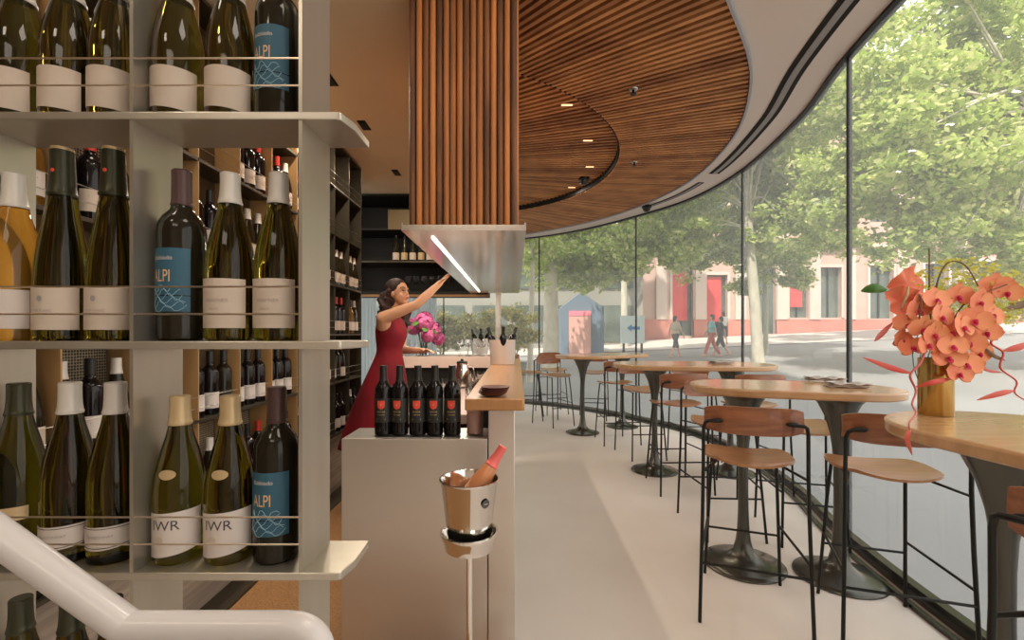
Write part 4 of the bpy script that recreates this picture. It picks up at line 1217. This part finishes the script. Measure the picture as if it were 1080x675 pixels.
# dress
dr = MB(); ring = []
dp = [(1.515, .02, .060, .135), (1.49, .02, .080, .150), (1.44, .022, .105, .152), (1.385, .030, .120, .158), (1.33, .025, .112, .142), (1.26, .010, .092, .124), (1.225, .008, .090, .122), (1.15, .0, .112, .150), (1.08, -.01, .135, .178), (.95, -.03, .175, .205), (.80, -.06, .215, .235), (.60, -.085, .26, .27), (.48, -.095, .285, .29)]
n = 48; vs = []; fs = []
for i, (z, cf, rx, ry) in enumerate(dp):
    fold = max(0, (1.2 - z)) * .07
    for j in range(n):
        a = 2 * PI * j / n; k = 1 + fold * math.sin(7 * a + z * 2) * 1.0
        vs.append(W(cf + rx * k * math.cos(a), ry * k * math.sin(a), z))
for i in range(len(dp) - 1):
    for j in range(n):
        a, b = i * n + j, i * n + (j + 1) % n; fs.append((a, b, b + n, a + n))
dr.add(vs, fs)
do = dr.build('dress', M['dress'], pw, 180); sd = do.modifiers.new('s', 'SOLIDIFY'); sd.thickness = .008; sd.offset = 1
sb = do.modifiers.new('ss', 'SUBSURF'); sb.levels = 1; sb.render_levels = 1
# hair: wavy locks over the skull and down the back
ha = MB(); hr_ = random.Random(4)
def HP(p): return hc + HR @ (Vector(p) * .97)
ha.ell(HP((-.028, 0, .045)), (.092, .088, .084), 16, 12, HR); ha.ell(HP((-.062, 0, -.02)), (.060, .088, .10), 16, 12, HR)
for k in range(30):
    u = -1 + 2 * k / 29; s0 = HP((-.01 - .07 * (1 - abs(u)), .083 * u, .07 - .05 * abs(u)))
    p = [s0]
    for q in range(1, 7):
        t_ = q / 6
        p.append(HP((-.052 - .065 * t_ * (1 - abs(u) * .5) + .026 * math.sin(q * 2.3 + k * 1.3), (.098 + .062 * t_) * u + .020 * math.sin(q * 2.0 + k * 2), .05 - .36 * t_ * (.75 + .25 * hr_.random()))))
    ha.tube(p, [.018, .024, .024, .023, .022, .018, .008], 8)
ho = ha.build('hair', M['hair'], pw, 180)
rm = remesh(ho, .005, 2)
lp = MB(); lp.ell(HP((.088, 0, -.056)), (.005, .018, .0065), 12, 8, HR); lp.build('lips', M['copper'], pw, 180)
ey = MB()
for s in (-1, 1): ey.ell(HP((.0765, s * .028, .004)), (.006, .012, .005), 10, 6, HR)
ey.build('eyes', M['ink'], pw, 180)
eb = MB()
for s in (-1, 1): eb.tube([HP((.087, s * .012, .024)), HP((.083, s * .030, .031)), HP((.066, s * .048, .027))], .0028, 6)
eb.build('eyebrows', M['hair'], pw, 180)
shs = MB()
for s in (-1, 1):
    shs.cone(W(-.05, s * .085, .06), W(.12, s * .097, .022), .030, .022)
    shs.tube([W(-.05, s * .085, .06), W(-.055, s * .085, .002)], .009, 8)
shs.build('shoes', M['black'], pw)

# people walking on the plaza
def ground_z(x, y): return max(-.707 + .046 * x + .040 * y, -.12 + .012 * (y - 6))
def walker(x, y, face, top, legs, lab, h=1.72, pack=None, stride=.28, hairc='hair'):
    z = ground_z(x, y) + .0
    p = empty('person', (x, y, z), face); tag(p, lab, 'person')
    s_ = h / 1.72; b = MB()
    head(b, (.02, 0, 1.60 * s_), (1, 0, 0), s_)
    b.cone((0, 0, 1.38 * s_), (.015, 0, 1.53 * s_), .05, .045)
    b.ell((0, 0, 1.25 * s_), (.10, .17, .2)); b.ell((0, 0, 1.0 * s_), (.105, .155, .14)); b.cone((0, -.14, 1.40 * s_), (0, .14, 1.40 * s_), .05, .05)
    L_ = []
    for s in (-1, 1):
        k = stride * s
        lg = [Vector((0, s * .08, .92 * s_)), Vector((k * .45 + .03, s * .085, .50 * s_)), Vector((k - (.05 if k < 0 else 0), s * .085, .09))]
        capsule_chain(b, lg, [.085, .055, .036]); b.cone(lg[2] - Vector((.03, 0, .05)), lg[2] + Vector((.13, 0, -.055)), .035, .03); L_.append(lg)
        am = [Vector((0, s * .19, 1.40 * s_)), Vector((-k * .35, s * .23, 1.12 * s_)), Vector((-k * .7 + .06, s * .22, .90 * s_))]
        capsule_chain(b, am, [.048, .038, .026]); hand(b, am[2], Vector((.2, 0, -1)), Vector((0, -s, 0)), .95, .5, .010)
    remesh(b.build('body', M['skin'], p, 180), .012, 3)
    c = MB(); c.ell((0, 0, 1.25 * s_), (.125, .195, .22)); c.ell((0, 0, 1.03 * s_), (.125, .175, .14)); c.cone((0, -.16, 1.41 * s_), (0, .16, 1.41 * s_), .062, .062)
    for s in (-1, 1): c.cone((0, s * .19, 1.40 * s_), (-stride * s * .25, s * .225, 1.2 * s_), .062, .055)
    remesh(c.build('shirt', M['tops'][top], p, 180), .014, 3)
    c = MB()
    for lg in L_: capsule_chain(c, [lg[0], lg[1], lg[1].lerp(lg[2], .2 if legs == 'dark' else .85)], [.105, .075, .062])
    c.ell((0, 0, .97 * s_), (.118, .165, .10)); remesh(c.build('trousers', M['tops'][legs], p, 180), .014, 3)
    c = MB(); c.ell((-.012, 0, 1.645 * s_), (.10, .085, .09)); c.ell((-.05, 0, 1.58 * s_), (.06, .078, .09)); remesh(c.build('hair', M['hair'], p, 180), .014, 2)
    if pack:
        c = MB(); c.ell((-.20, 0, 1.22 * s_), (.11, .15, .23)); remesh(c.build('backpack', M['tops'][pack], p, 180), .014, 2)
    return p
walker(6.70, 19.0, .35, 'beige', 'dark', 'pedestrian in a beige top walking on the plaza before the red banner')
walker(8.05, 18.6, 2.9, 'cyan', 'rust', 'pedestrian in a cyan shirt with a dark backpack', pack='dark')
walker(8.55, 18.9, 2.9, 'dark', 'dark', 'pedestrian in dark clothes just behind the cyan shirt', h=1.6)
walker(11.0, 24.0, 1.4, 'white', 'dark', 'distant pedestrian in a white top near the tree trunk')

# ------------------------------------------------------------------ outdoors
g = MB(); nx, ny = 60, 50; vs = []
for i in range(nx + 1):
    for j in range(ny + 1):
        x = -30 + 80 * i / nx; y = -8 + 60 * j / ny
        z = ground_z(x, y)
        if x < 3 and y < 9: z = min(z, -.28)
        vs.append((x, y, z))
fs = [(i * (ny + 1) + j, (i + 1) * (ny + 1) + j, (i + 1) * (ny + 1) + j + 1, i * (ny + 1) + j + 1) for i in range(nx) for j in range(ny)]
struct(g.add(vs, fs).build('ground', M['pave'], smooth=180), 'grey paved plaza rising towards the street')
m = MB(); vs = []
for i in range(41):
    x = -25 + 70 * i / 40
    for y in (22.5, 29.6): vs.append((x, y, ground_z(x, y) + .03))
m.add(vs, [(2 * i, 2 * i + 2, 2 * i + 3, 2 * i + 1) for i in range(40)])
struct(m.build('street', M['road'], smooth=180), 'pale sunlit street strip before the stone building')

bd = tag(empty('stone_building', (20, 30.0, 0)), 'pink sandstone building with tall windows and red banners across the street', 'building')
def loc(o): o.location = (-20, -30, 0); return o
wins = []      # x0, x1, z0, z1, banner
def wx(px): return (px - CX) * 30 / F
def wz(py): return H + (CY - py) * 30 / F
for a, b_, t_, bt_, ban in ((709, 731, 282, 354, 1), (745, 767, 290, 354, 1), (798, 818, 282, 352, 0), (832, 853, 284, 335, 1), (864, 887, 282, 335, 0), (917, 942, 280, 336, 0), (975, 1000, 278, 334, 0), (1030, 1056, 276, 334, 0),
                         (709, 731, 190, 245, 0), (745, 767, 188, 243, 0), (798, 818, 186, 240, 0), (832, 853, 184, 238, 0), (864, 887, 182, 236, 0), (917, 942, 178, 234, 0), (975, 1000, 176, 232, 0)):
    wins.append((wx(a), wx(b_), wz(bt_), wz(t_), ban))
X0, X1 = wx(677), 48.0
wall = MB(); bands = sorted({wz(358) - 1.5, wz(354), wz(335)})
wall.box(X0, X1, 30.5, 34, -1, 17)
xs = sorted({X0, X1} | {w_[0] for w_ in wins} | {w_[1] for w_ in wins})
for a, b_ in zip(xs, xs[1:]):
    zc = [( w_[2], w_[3]) for w_ in wins if w_[0] <= a + 1e-6 and w_[1] >= b_ - 1e-6]
    zc.sort(); z_ = -1.0
    for lo, hi in zc:
        wall.box(a, b_, 30, 30.5, z_, lo); z_ = hi
    wall.box(a, b_, 30, 30.5, z_, 17)
loc(wall.build('wall', M['stone'], bd, None))
for a, b_, lo, hi, ban in wins:
    w_ = loc(MB().box(a, b_, 30.30, 30.34, lo, hi).build('window', M['winglass'], bd, None))
    fr_ = MB(); fr_.box(a - .16, a, 29.92, 30.02, lo, hi + .2).box(b_, b_ + .16, 29.92, 30.02, lo, hi + .2).box(a, b_, 29.92, 30.02, hi, hi + .2)
    fr_.build('window_frame', M['stone_pale'], w_, None)
    MB().box((a + b_) / 2 - .04, (a + b_) / 2 + .04, 30.2, 30.3, lo, hi).build('glazing_bar', M['black'], w_, None)
    if ban:
        loc(MB().box(a + .05, b_ - .35, 30.12, 30.16, lo + (hi - lo) * .22, hi - .1).build('banner', M['banner'], bd, None))
pl = MB(); xs2 = sorted([X0] + [v for w_ in wins if w_[2] < wz(345) for v in (w_[0], w_[1])] + [wx(824), 46])
segs = [(X0, wx(709)), (wx(731), wx(745)), (wx(767), wx(798)), (wx(818), 46)]
for a, b_ in segs: pl.box(a, b_ , 29.86, 30.0, -1, wz(337))
loc(pl.build('plinth', M['stone2'], bd, None))
pi = MB()
for px in (697, 738, 780, 824, 858, 895, 950, 1010): pi.box(wx(px) - .35, wx(px) + .35, 29.80, 30.0, wz(337), 16)
loc(pi.build('pilasters', M['stone_pale'], bd, None))
loc(MB().box(X0, 46, 29.7, 30.0, wz(262), wz(258)).build('cornice', M['stone_pale'], bd, None))

bd = tag(empty('grey_building', (-6, 27, 0)), 'low grey building with dark glazing beyond the plaza on the left', 'building')
def loc(o): o.location = (6, -27, 0); return o
loc(MB().box(-26, 7.6, 27, 33, -1, 7).build('wall', M['greybuild'], bd, None))
for k in range(13):
    x = -25 + 2.5 * k
    w_ = loc(MB().box(x, x + 2.0, 26.9, 26.99, .9, 3.0).build('window', M['winglass'], bd, None))
    loc(MB().box(x, x + 2.0, 26.9, 26.99, 4.0, 6.0).build('window', M['winglass'], bd, None))
t = tag(empty('kiosk', (3.2, 22, 0)), 'blue grey kiosk with a pink door panel behind the thick tree trunk', 'kiosk')
def loc(o): o.location = (-3.2, -22, 0); return o
def kx(px): return (px - CX) * 22 / F
def kz(py): return H + (CY - py) * 22 / F
k_ = MB(); k_.box(kx(592), kx(637), 22, 23.5, .0, kz(324)); k_.prism([(0, 0)] * 3, 0, 0) if 0 else None
loc(k_.build('body', M['greyblue'], t, None))
rf = MB(); a, b_, c_ = kx(592), kx(637), kx(613)
rf.add([(a, 22, kz(324)), (b_, 22, kz(324)), (c_, 22, kz(308)), (a, 23.5, kz(324)), (b_, 23.5, kz(324)), (c_, 23.5, kz(308))], [(0, 1, 2), (3, 5, 4), (0, 2, 5, 3), (1, 4, 5, 2), (0, 3, 4, 1)])
loc(rf.build('roof', M['greyblue'], t, None))
loc(MB().box(kx(600), kx(623), 21.92, 22, 0, kz(333)).build('door', M['pinkdoor'], t, None))
loc(MB().box(kx(600), kx(623), 21.90, 22, kz(333), kz(328)).build('door_header', M['pinkhead'], t, None))
t = tag(empty('street_sign', (5.6, 21, 0)), 'pale street sign board with a blue arrow', 'sign')
def loc(o): o.location = (-5.6, -21, 0); return o
def kx(px): return (px - CX) * 21 / F
def kz(py): return H + (CY - py) * 21 / F
loc(MB().box(kx(655), kx(680), 21, 21.12, kz(362), kz(333)).build('board', M['sign_white'], t, None))
ax, az = kx(661), kz(346)
ar_ = MB().add([(ax, 20.97, az), (ax + .22, 20.97, az + .17), (ax + .22, 20.97, az + .07), (ax + .6, 20.97, az + .07), (ax + .6, 20.97, az - .07), (ax + .22, 20.97, az - .07), (ax + .22, 20.97, az - .17)], [(6, 5, 4, 3, 2, 1, 0)])
loc(ar_.build('arrow', M['sign_blue'], t, None))
vs, fs = text_geo('PARK', .28)
loc(MB().add([(x + kx(668) + .15, 20.96, y + az - .09) for x, y, *_ in vs], fs).build('lettering', M['sign_blue'], t, None)) if 0 else None
loc(MB().box(kx(657), kx(659), 21, 21.1, 0, kz(362)).box(kx(676), kx(678), 21, 21.1, 0, kz(362)).build('posts', M['black'], t, None))

# trees
def leaves(blobs, n, size, seed, ground=None):
    r = random.Random(seed); mb = MB(); vs = []; fs = []
    tot = sum(b[3] ** 2 for b in blobs)
    for bx_, by_, bz_, br_, *sq in blobs:
        k = int(n * br_ ** 2 / tot)
        # sub-clumps leave sky holes between them
        cl = []
        for _ in range(max(8, int(18 * br_))):
            d = Vector((r.gauss(0, 1), r.gauss(0, 1), r.gauss(0, 1))).normalized() * (r.random() ** .45) * br_ * .88
            cl.append((Vector((bx_, by_, bz_)) + Vector((d.x, d.y, d.z * .8)), r.uniform(.16, .34) * br_ ** .6))
        for _ in range(k):
            c, cr_ = r.choice(cl)
            d = Vector((r.gauss(0, 1), r.gauss(0, 1), r.gauss(0, .55)))
            p = c + d * cr_ * .62
            s_ = size * r.uniform(.6, 1.3)
            a = Vector((r.gauss(0, 1), r.gauss(0, 1), r.gauss(0, .6))).normalized(); b = a.cross(Vector((r.gauss(0, 1), r.gauss(0, 1), r.gauss(0, 1)))).normalized()
            i0 = len(vs)
            vs += [tuple(p - a * s_), tuple(p + b * s_ * .62 - a * s_ * .1), tuple(p + a * s_), tuple(p - b * s_ * .62 - a * s_ * .1)]
            fs.append((i0, i0 + 1, i0 + 2, i0 + 3))
    mb.v = vs; mb.f = fs; return mb
def tree(x, y, tr, h, blobs, n, size, seed, lab, m_='leaf', lean=0.):
    z = ground_z(x, y) - .05
    t = tag(empty('plane_tree', (x, y, z)), lab, 'tree', 'trees on the plaza')
    top = min(b[2] for b in blobs) if blobs else h
    tk = MB(); pts = [(0, 0, 0), (lean * .3, 0, h * .3), (lean * .7, .05, h * .65), (lean, 0, h)]
    c = cr_spline(pts, 5); tk.tube(c, [tr * (1.15 if i == 0 else 1 - .45 * i / len(c)) for i in range(len(c))], 14)
    r = random.Random(seed + 50)
    tk.build('trunk', M['bark'], t, 60)
    for b in blobs:
        br = MB(); e = Vector((b[0] - x, b[1] - y, b[2] - z)); s0 = Vector((lean * .7, 0, h * r.uniform(.55, .95)))
        for q in range(2):
            e2 = e + Vector((r.uniform(-.5, .5), r.uniform(-.5, .5), r.uniform(-.3, .5))) * b[3]
            br.tube(cr_spline([s0, s0.lerp(e2, .5) + Vector((0, 0, .3)), e2], 4), [tr * .24 * (1 - .085 * i) for i in range(9)], 7)
        br.build('branch', M['bark'], t, 60)
    f = leaves([(b[0] - x, b[1] - y, b[2] - z, b[3]) for b in blobs], n, size, seed).build('foliage', M[m_], t, None); f['kind'] = 'stuff'
    return t
def crown(c, r, k, seed):
    rr = random.Random(seed); out = []
    for _ in range(k):
        d = Vector((rr.gauss(0, 1), rr.gauss(0, 1), rr.gauss(0, 1))).normalized() * rr.random() ** .4
        out.append((c[0] + d.x * r[0] * .8, c[1] + d.y * r[1] * .8, c[2] + d.z * r[2] * .82, min(r) * rr.uniform(.42, .66)))
    return out
tree(8.56, 16.0, .20, 8.0, crown((7.4, 16.2, 8.2), (5.2, 3.0, 5.0), 24, 1) + [(8.9, 16, 4.9, 1.3), (6.0, 16, 4.6, 1.2), (10.6, 16, 5.2, 1.3)], 46000, .11, 1, 'mottled plane tree whose pale trunk stands behind the middle glass joint', lean=-.5)
tree(1.35, 17.0, .32, 7.0, crown((3.0, 17.2, 6.2), (4.2, 2.6, 3.4), 20, 2) + [(2.6, 17.5, 3.4, .9), (4.3, 17.2, 4.0, 1.2)], 34000, .10, 2, 'thick trunked plane tree at the left end of the glass front')
tree(.42, 13.0, .085, 6.0, [(.5, 13, 5.2, 1.3), (-.6, 13, 4.6, 1.2), (.7, 13, 3.9, .7)], 6000, .08, 3, 'slender pale tree beside the hood edge', lean=.15)
tree(13.4, 11.0, .22, 7.5, crown((11.2, 10.9, 6.7), (5.6, 2.4, 4.5), 34, 4) + [(9.8, 11, 3.6, 1.1), (12.4, 11, 3.5, 1.1)], 62000, .085, 4, 'leafy plane tree filling the upper right panes')
tree(19.5, 20.0, .26, 8.0, crown((18.5, 20, 9.8), (7.0, 3.2, 5.8), 18, 5), 30000, .15, 5, 'plane tree farther back on the right of the plaza')
tree(12.6, 12.6, .08, 2.6, [(12.9, 12.2, 2.7, 1.15), (11.9, 12.4, 2.2, .8), (13.9, 12.6, 2.2, .9), (14.8, 12.8, 3.2, 1.0)], 8000, .065, 6, 'small yellow leaved tree behind the orchid arrangement', 'leaf_y')
tree(6.0, 25.0, .2, 8.0, crown((6.2, 24.6, 10.5), (6.0, 2.2, 4.8), 14, 8), 14000, .17, 8, 'plane tree far behind between the grey and the pink buildings')
tree(10.2, 18.5, .10, 4.6, [(7.2, 18.6, 4.3, 1.1), (8.8, 18.2, 4.6, 1.3), (10.4, 18.4, 4.4, 1.3), (12.0, 18.6, 4.9, 1.2), (11.2, 18.3, 3.5, .9), (9.4, 18.5, 3.3, .8), (13.3, 18.3, 5.2, 1.1)], 13000, .085, 12, 'young bright green tree hanging low before the red banners')
# planters with bushes outside behind the bar
for k, (x, y, s_) in enumerate(((-.95, 11.2, .62), (-.05, 11.0, .66), (-1.9, 11.4, .55))):
    z = ground_z(x, y)
    t = tag(empty('potted_bush', (x, y, z)), ('potted bush outside behind the bar, middle one', 'potted bush outside behind the bar, nearest the curved pane', 'potted bush outside behind the bar, by the curtains')[k], 'planter', 'potted bushes outside')
    MB().lathe([(.24, 0), (.34, .7), (.36, .72), (.33, .72), (.30, .66), (.001, .66)], 24).build('pot', M['greybuild'], t)
    sm = MB()
    for q in range(5): sm.tube([(0, 0, .6), (.2 * math.cos(q * 1.3), .2 * math.sin(q * 1.3), 1.3)], .02, 6)
    sm.build('stems', M['bark'], t)
    f = leaves([(0, 0, 1.55, s_), (.25, 0, 1.3, s_ * .7), (-.25, 0, 1.35, s_ * .7)], 3500, .05, 20 + k).build('foliage', M['leaf_b'], t, None); f['kind'] = 'stuff'

# ------------------------------------------------------------------ light
wld = bpy.data.worlds.new('sky'); S.world = wld; wld.use_nodes = True
nt = wld.node_tree; bg = nt.nodes['Background']
tc = nt.nodes.new('ShaderNodeTexCoord'); gr = nt.nodes.new('ShaderNodeSeparateXYZ'); cr = nt.nodes.new('ShaderNodeValToRGB')
nt.links.new(tc.outputs['Generated'], gr.inputs[0]); nt.links.new(gr.outputs['Z'], cr.inputs['Fac'])
cr.color_ramp.elements[0].color = (1.0, .90, .80, 1); cr.color_ramp.elements[1].color = (.84, .88, .94, 1)
nt.links.new(cr.outputs['Color'], bg.inputs['Color']); bg.inputs['Strength'].default_value = 1.95

def sun(name, energy, col, rx, rz, ang=.02):
    l = bpy.data.lights.new(name, 'SUN'); l.energy = energy; l.color = col; l.angle = ang
    o = bpy.data.objects.new(name, l); COL.objects.link(o); o.rotation_euler = (rx, 0, rz); return o
sun('sun', 5.6, (1, .93, .82), math.radians(36), math.radians(-28))
def area(name, loc_, sx, sy, energy, col, rot=(0, 0, 0)):
    l = bpy.data.lights.new(name, 'AREA'); l.shape = 'RECTANGLE'; l.size = sx; l.size_y = sy; l.energy = energy; l.color = col
    o = bpy.data.objects.new(name, l); COL.objects.link(o); o.location = loc_; o.rotation_euler = rot; return o
WARM = (1, .86, .68)
for y in (2.74, 3.35, 4.35): area('spot_light', (-1.115, y, 2.89), .06, .15, 9, WARM)
for y in (-.6, .5, 1.4): area('near_fill_light', (-1.1, y, 2.89), .3, .3, 3.6, WARM)  # this row and the next three: unseen fill lamps without fittings
area('near_fill_light', (.6, .0, 3.2), .6, .6, 9, (1, .88, .76))
area('near_fill_light', (.6, 1.0, 3.2), .4, .4, 10, (1, .88, .76))
area('near_fill_light', (-.5, -1.4, 2.88), 1.0, .6, 8, (1, .88, .76))
for x, y in ((598, 108), (620, 146), (622, 174), (603, 196)):
    Y = (3.30 - H) * F / (CY - y); X = (x - CX) * Y / F
    area('slot_light', (X, Y, 3.272), .1, .04, 5, WARM)
area('hood_light', (-.368, 3.37, 1.798), .02, 2.6, 12, (1, .86, .70))
area('bar_fill_light', (-.9, 4.7, 1.77), .8, .05, 5, WARM)  # fill lamp hanging free before the cabinet, no fitting goes with it

# ------------------------------------------------------------------ output look
S.view_settings.view_transform = 'Standard'
try: S.view_settings.look = 'None'
except Exception: pass
S.view_settings.exposure = 0.14; S.view_settings.gamma = 1.0; S.view_settings.use_curve_mapping = False
S.cycles.use_denoising = True
S.cycles.max_bounces = 12; S.cycles.transparent_max_bounces = 16; S.cycles.caustics_refractive = False; S.cycles.caustics_reflective = False
S.cycles.sample_clamp_indirect = 6
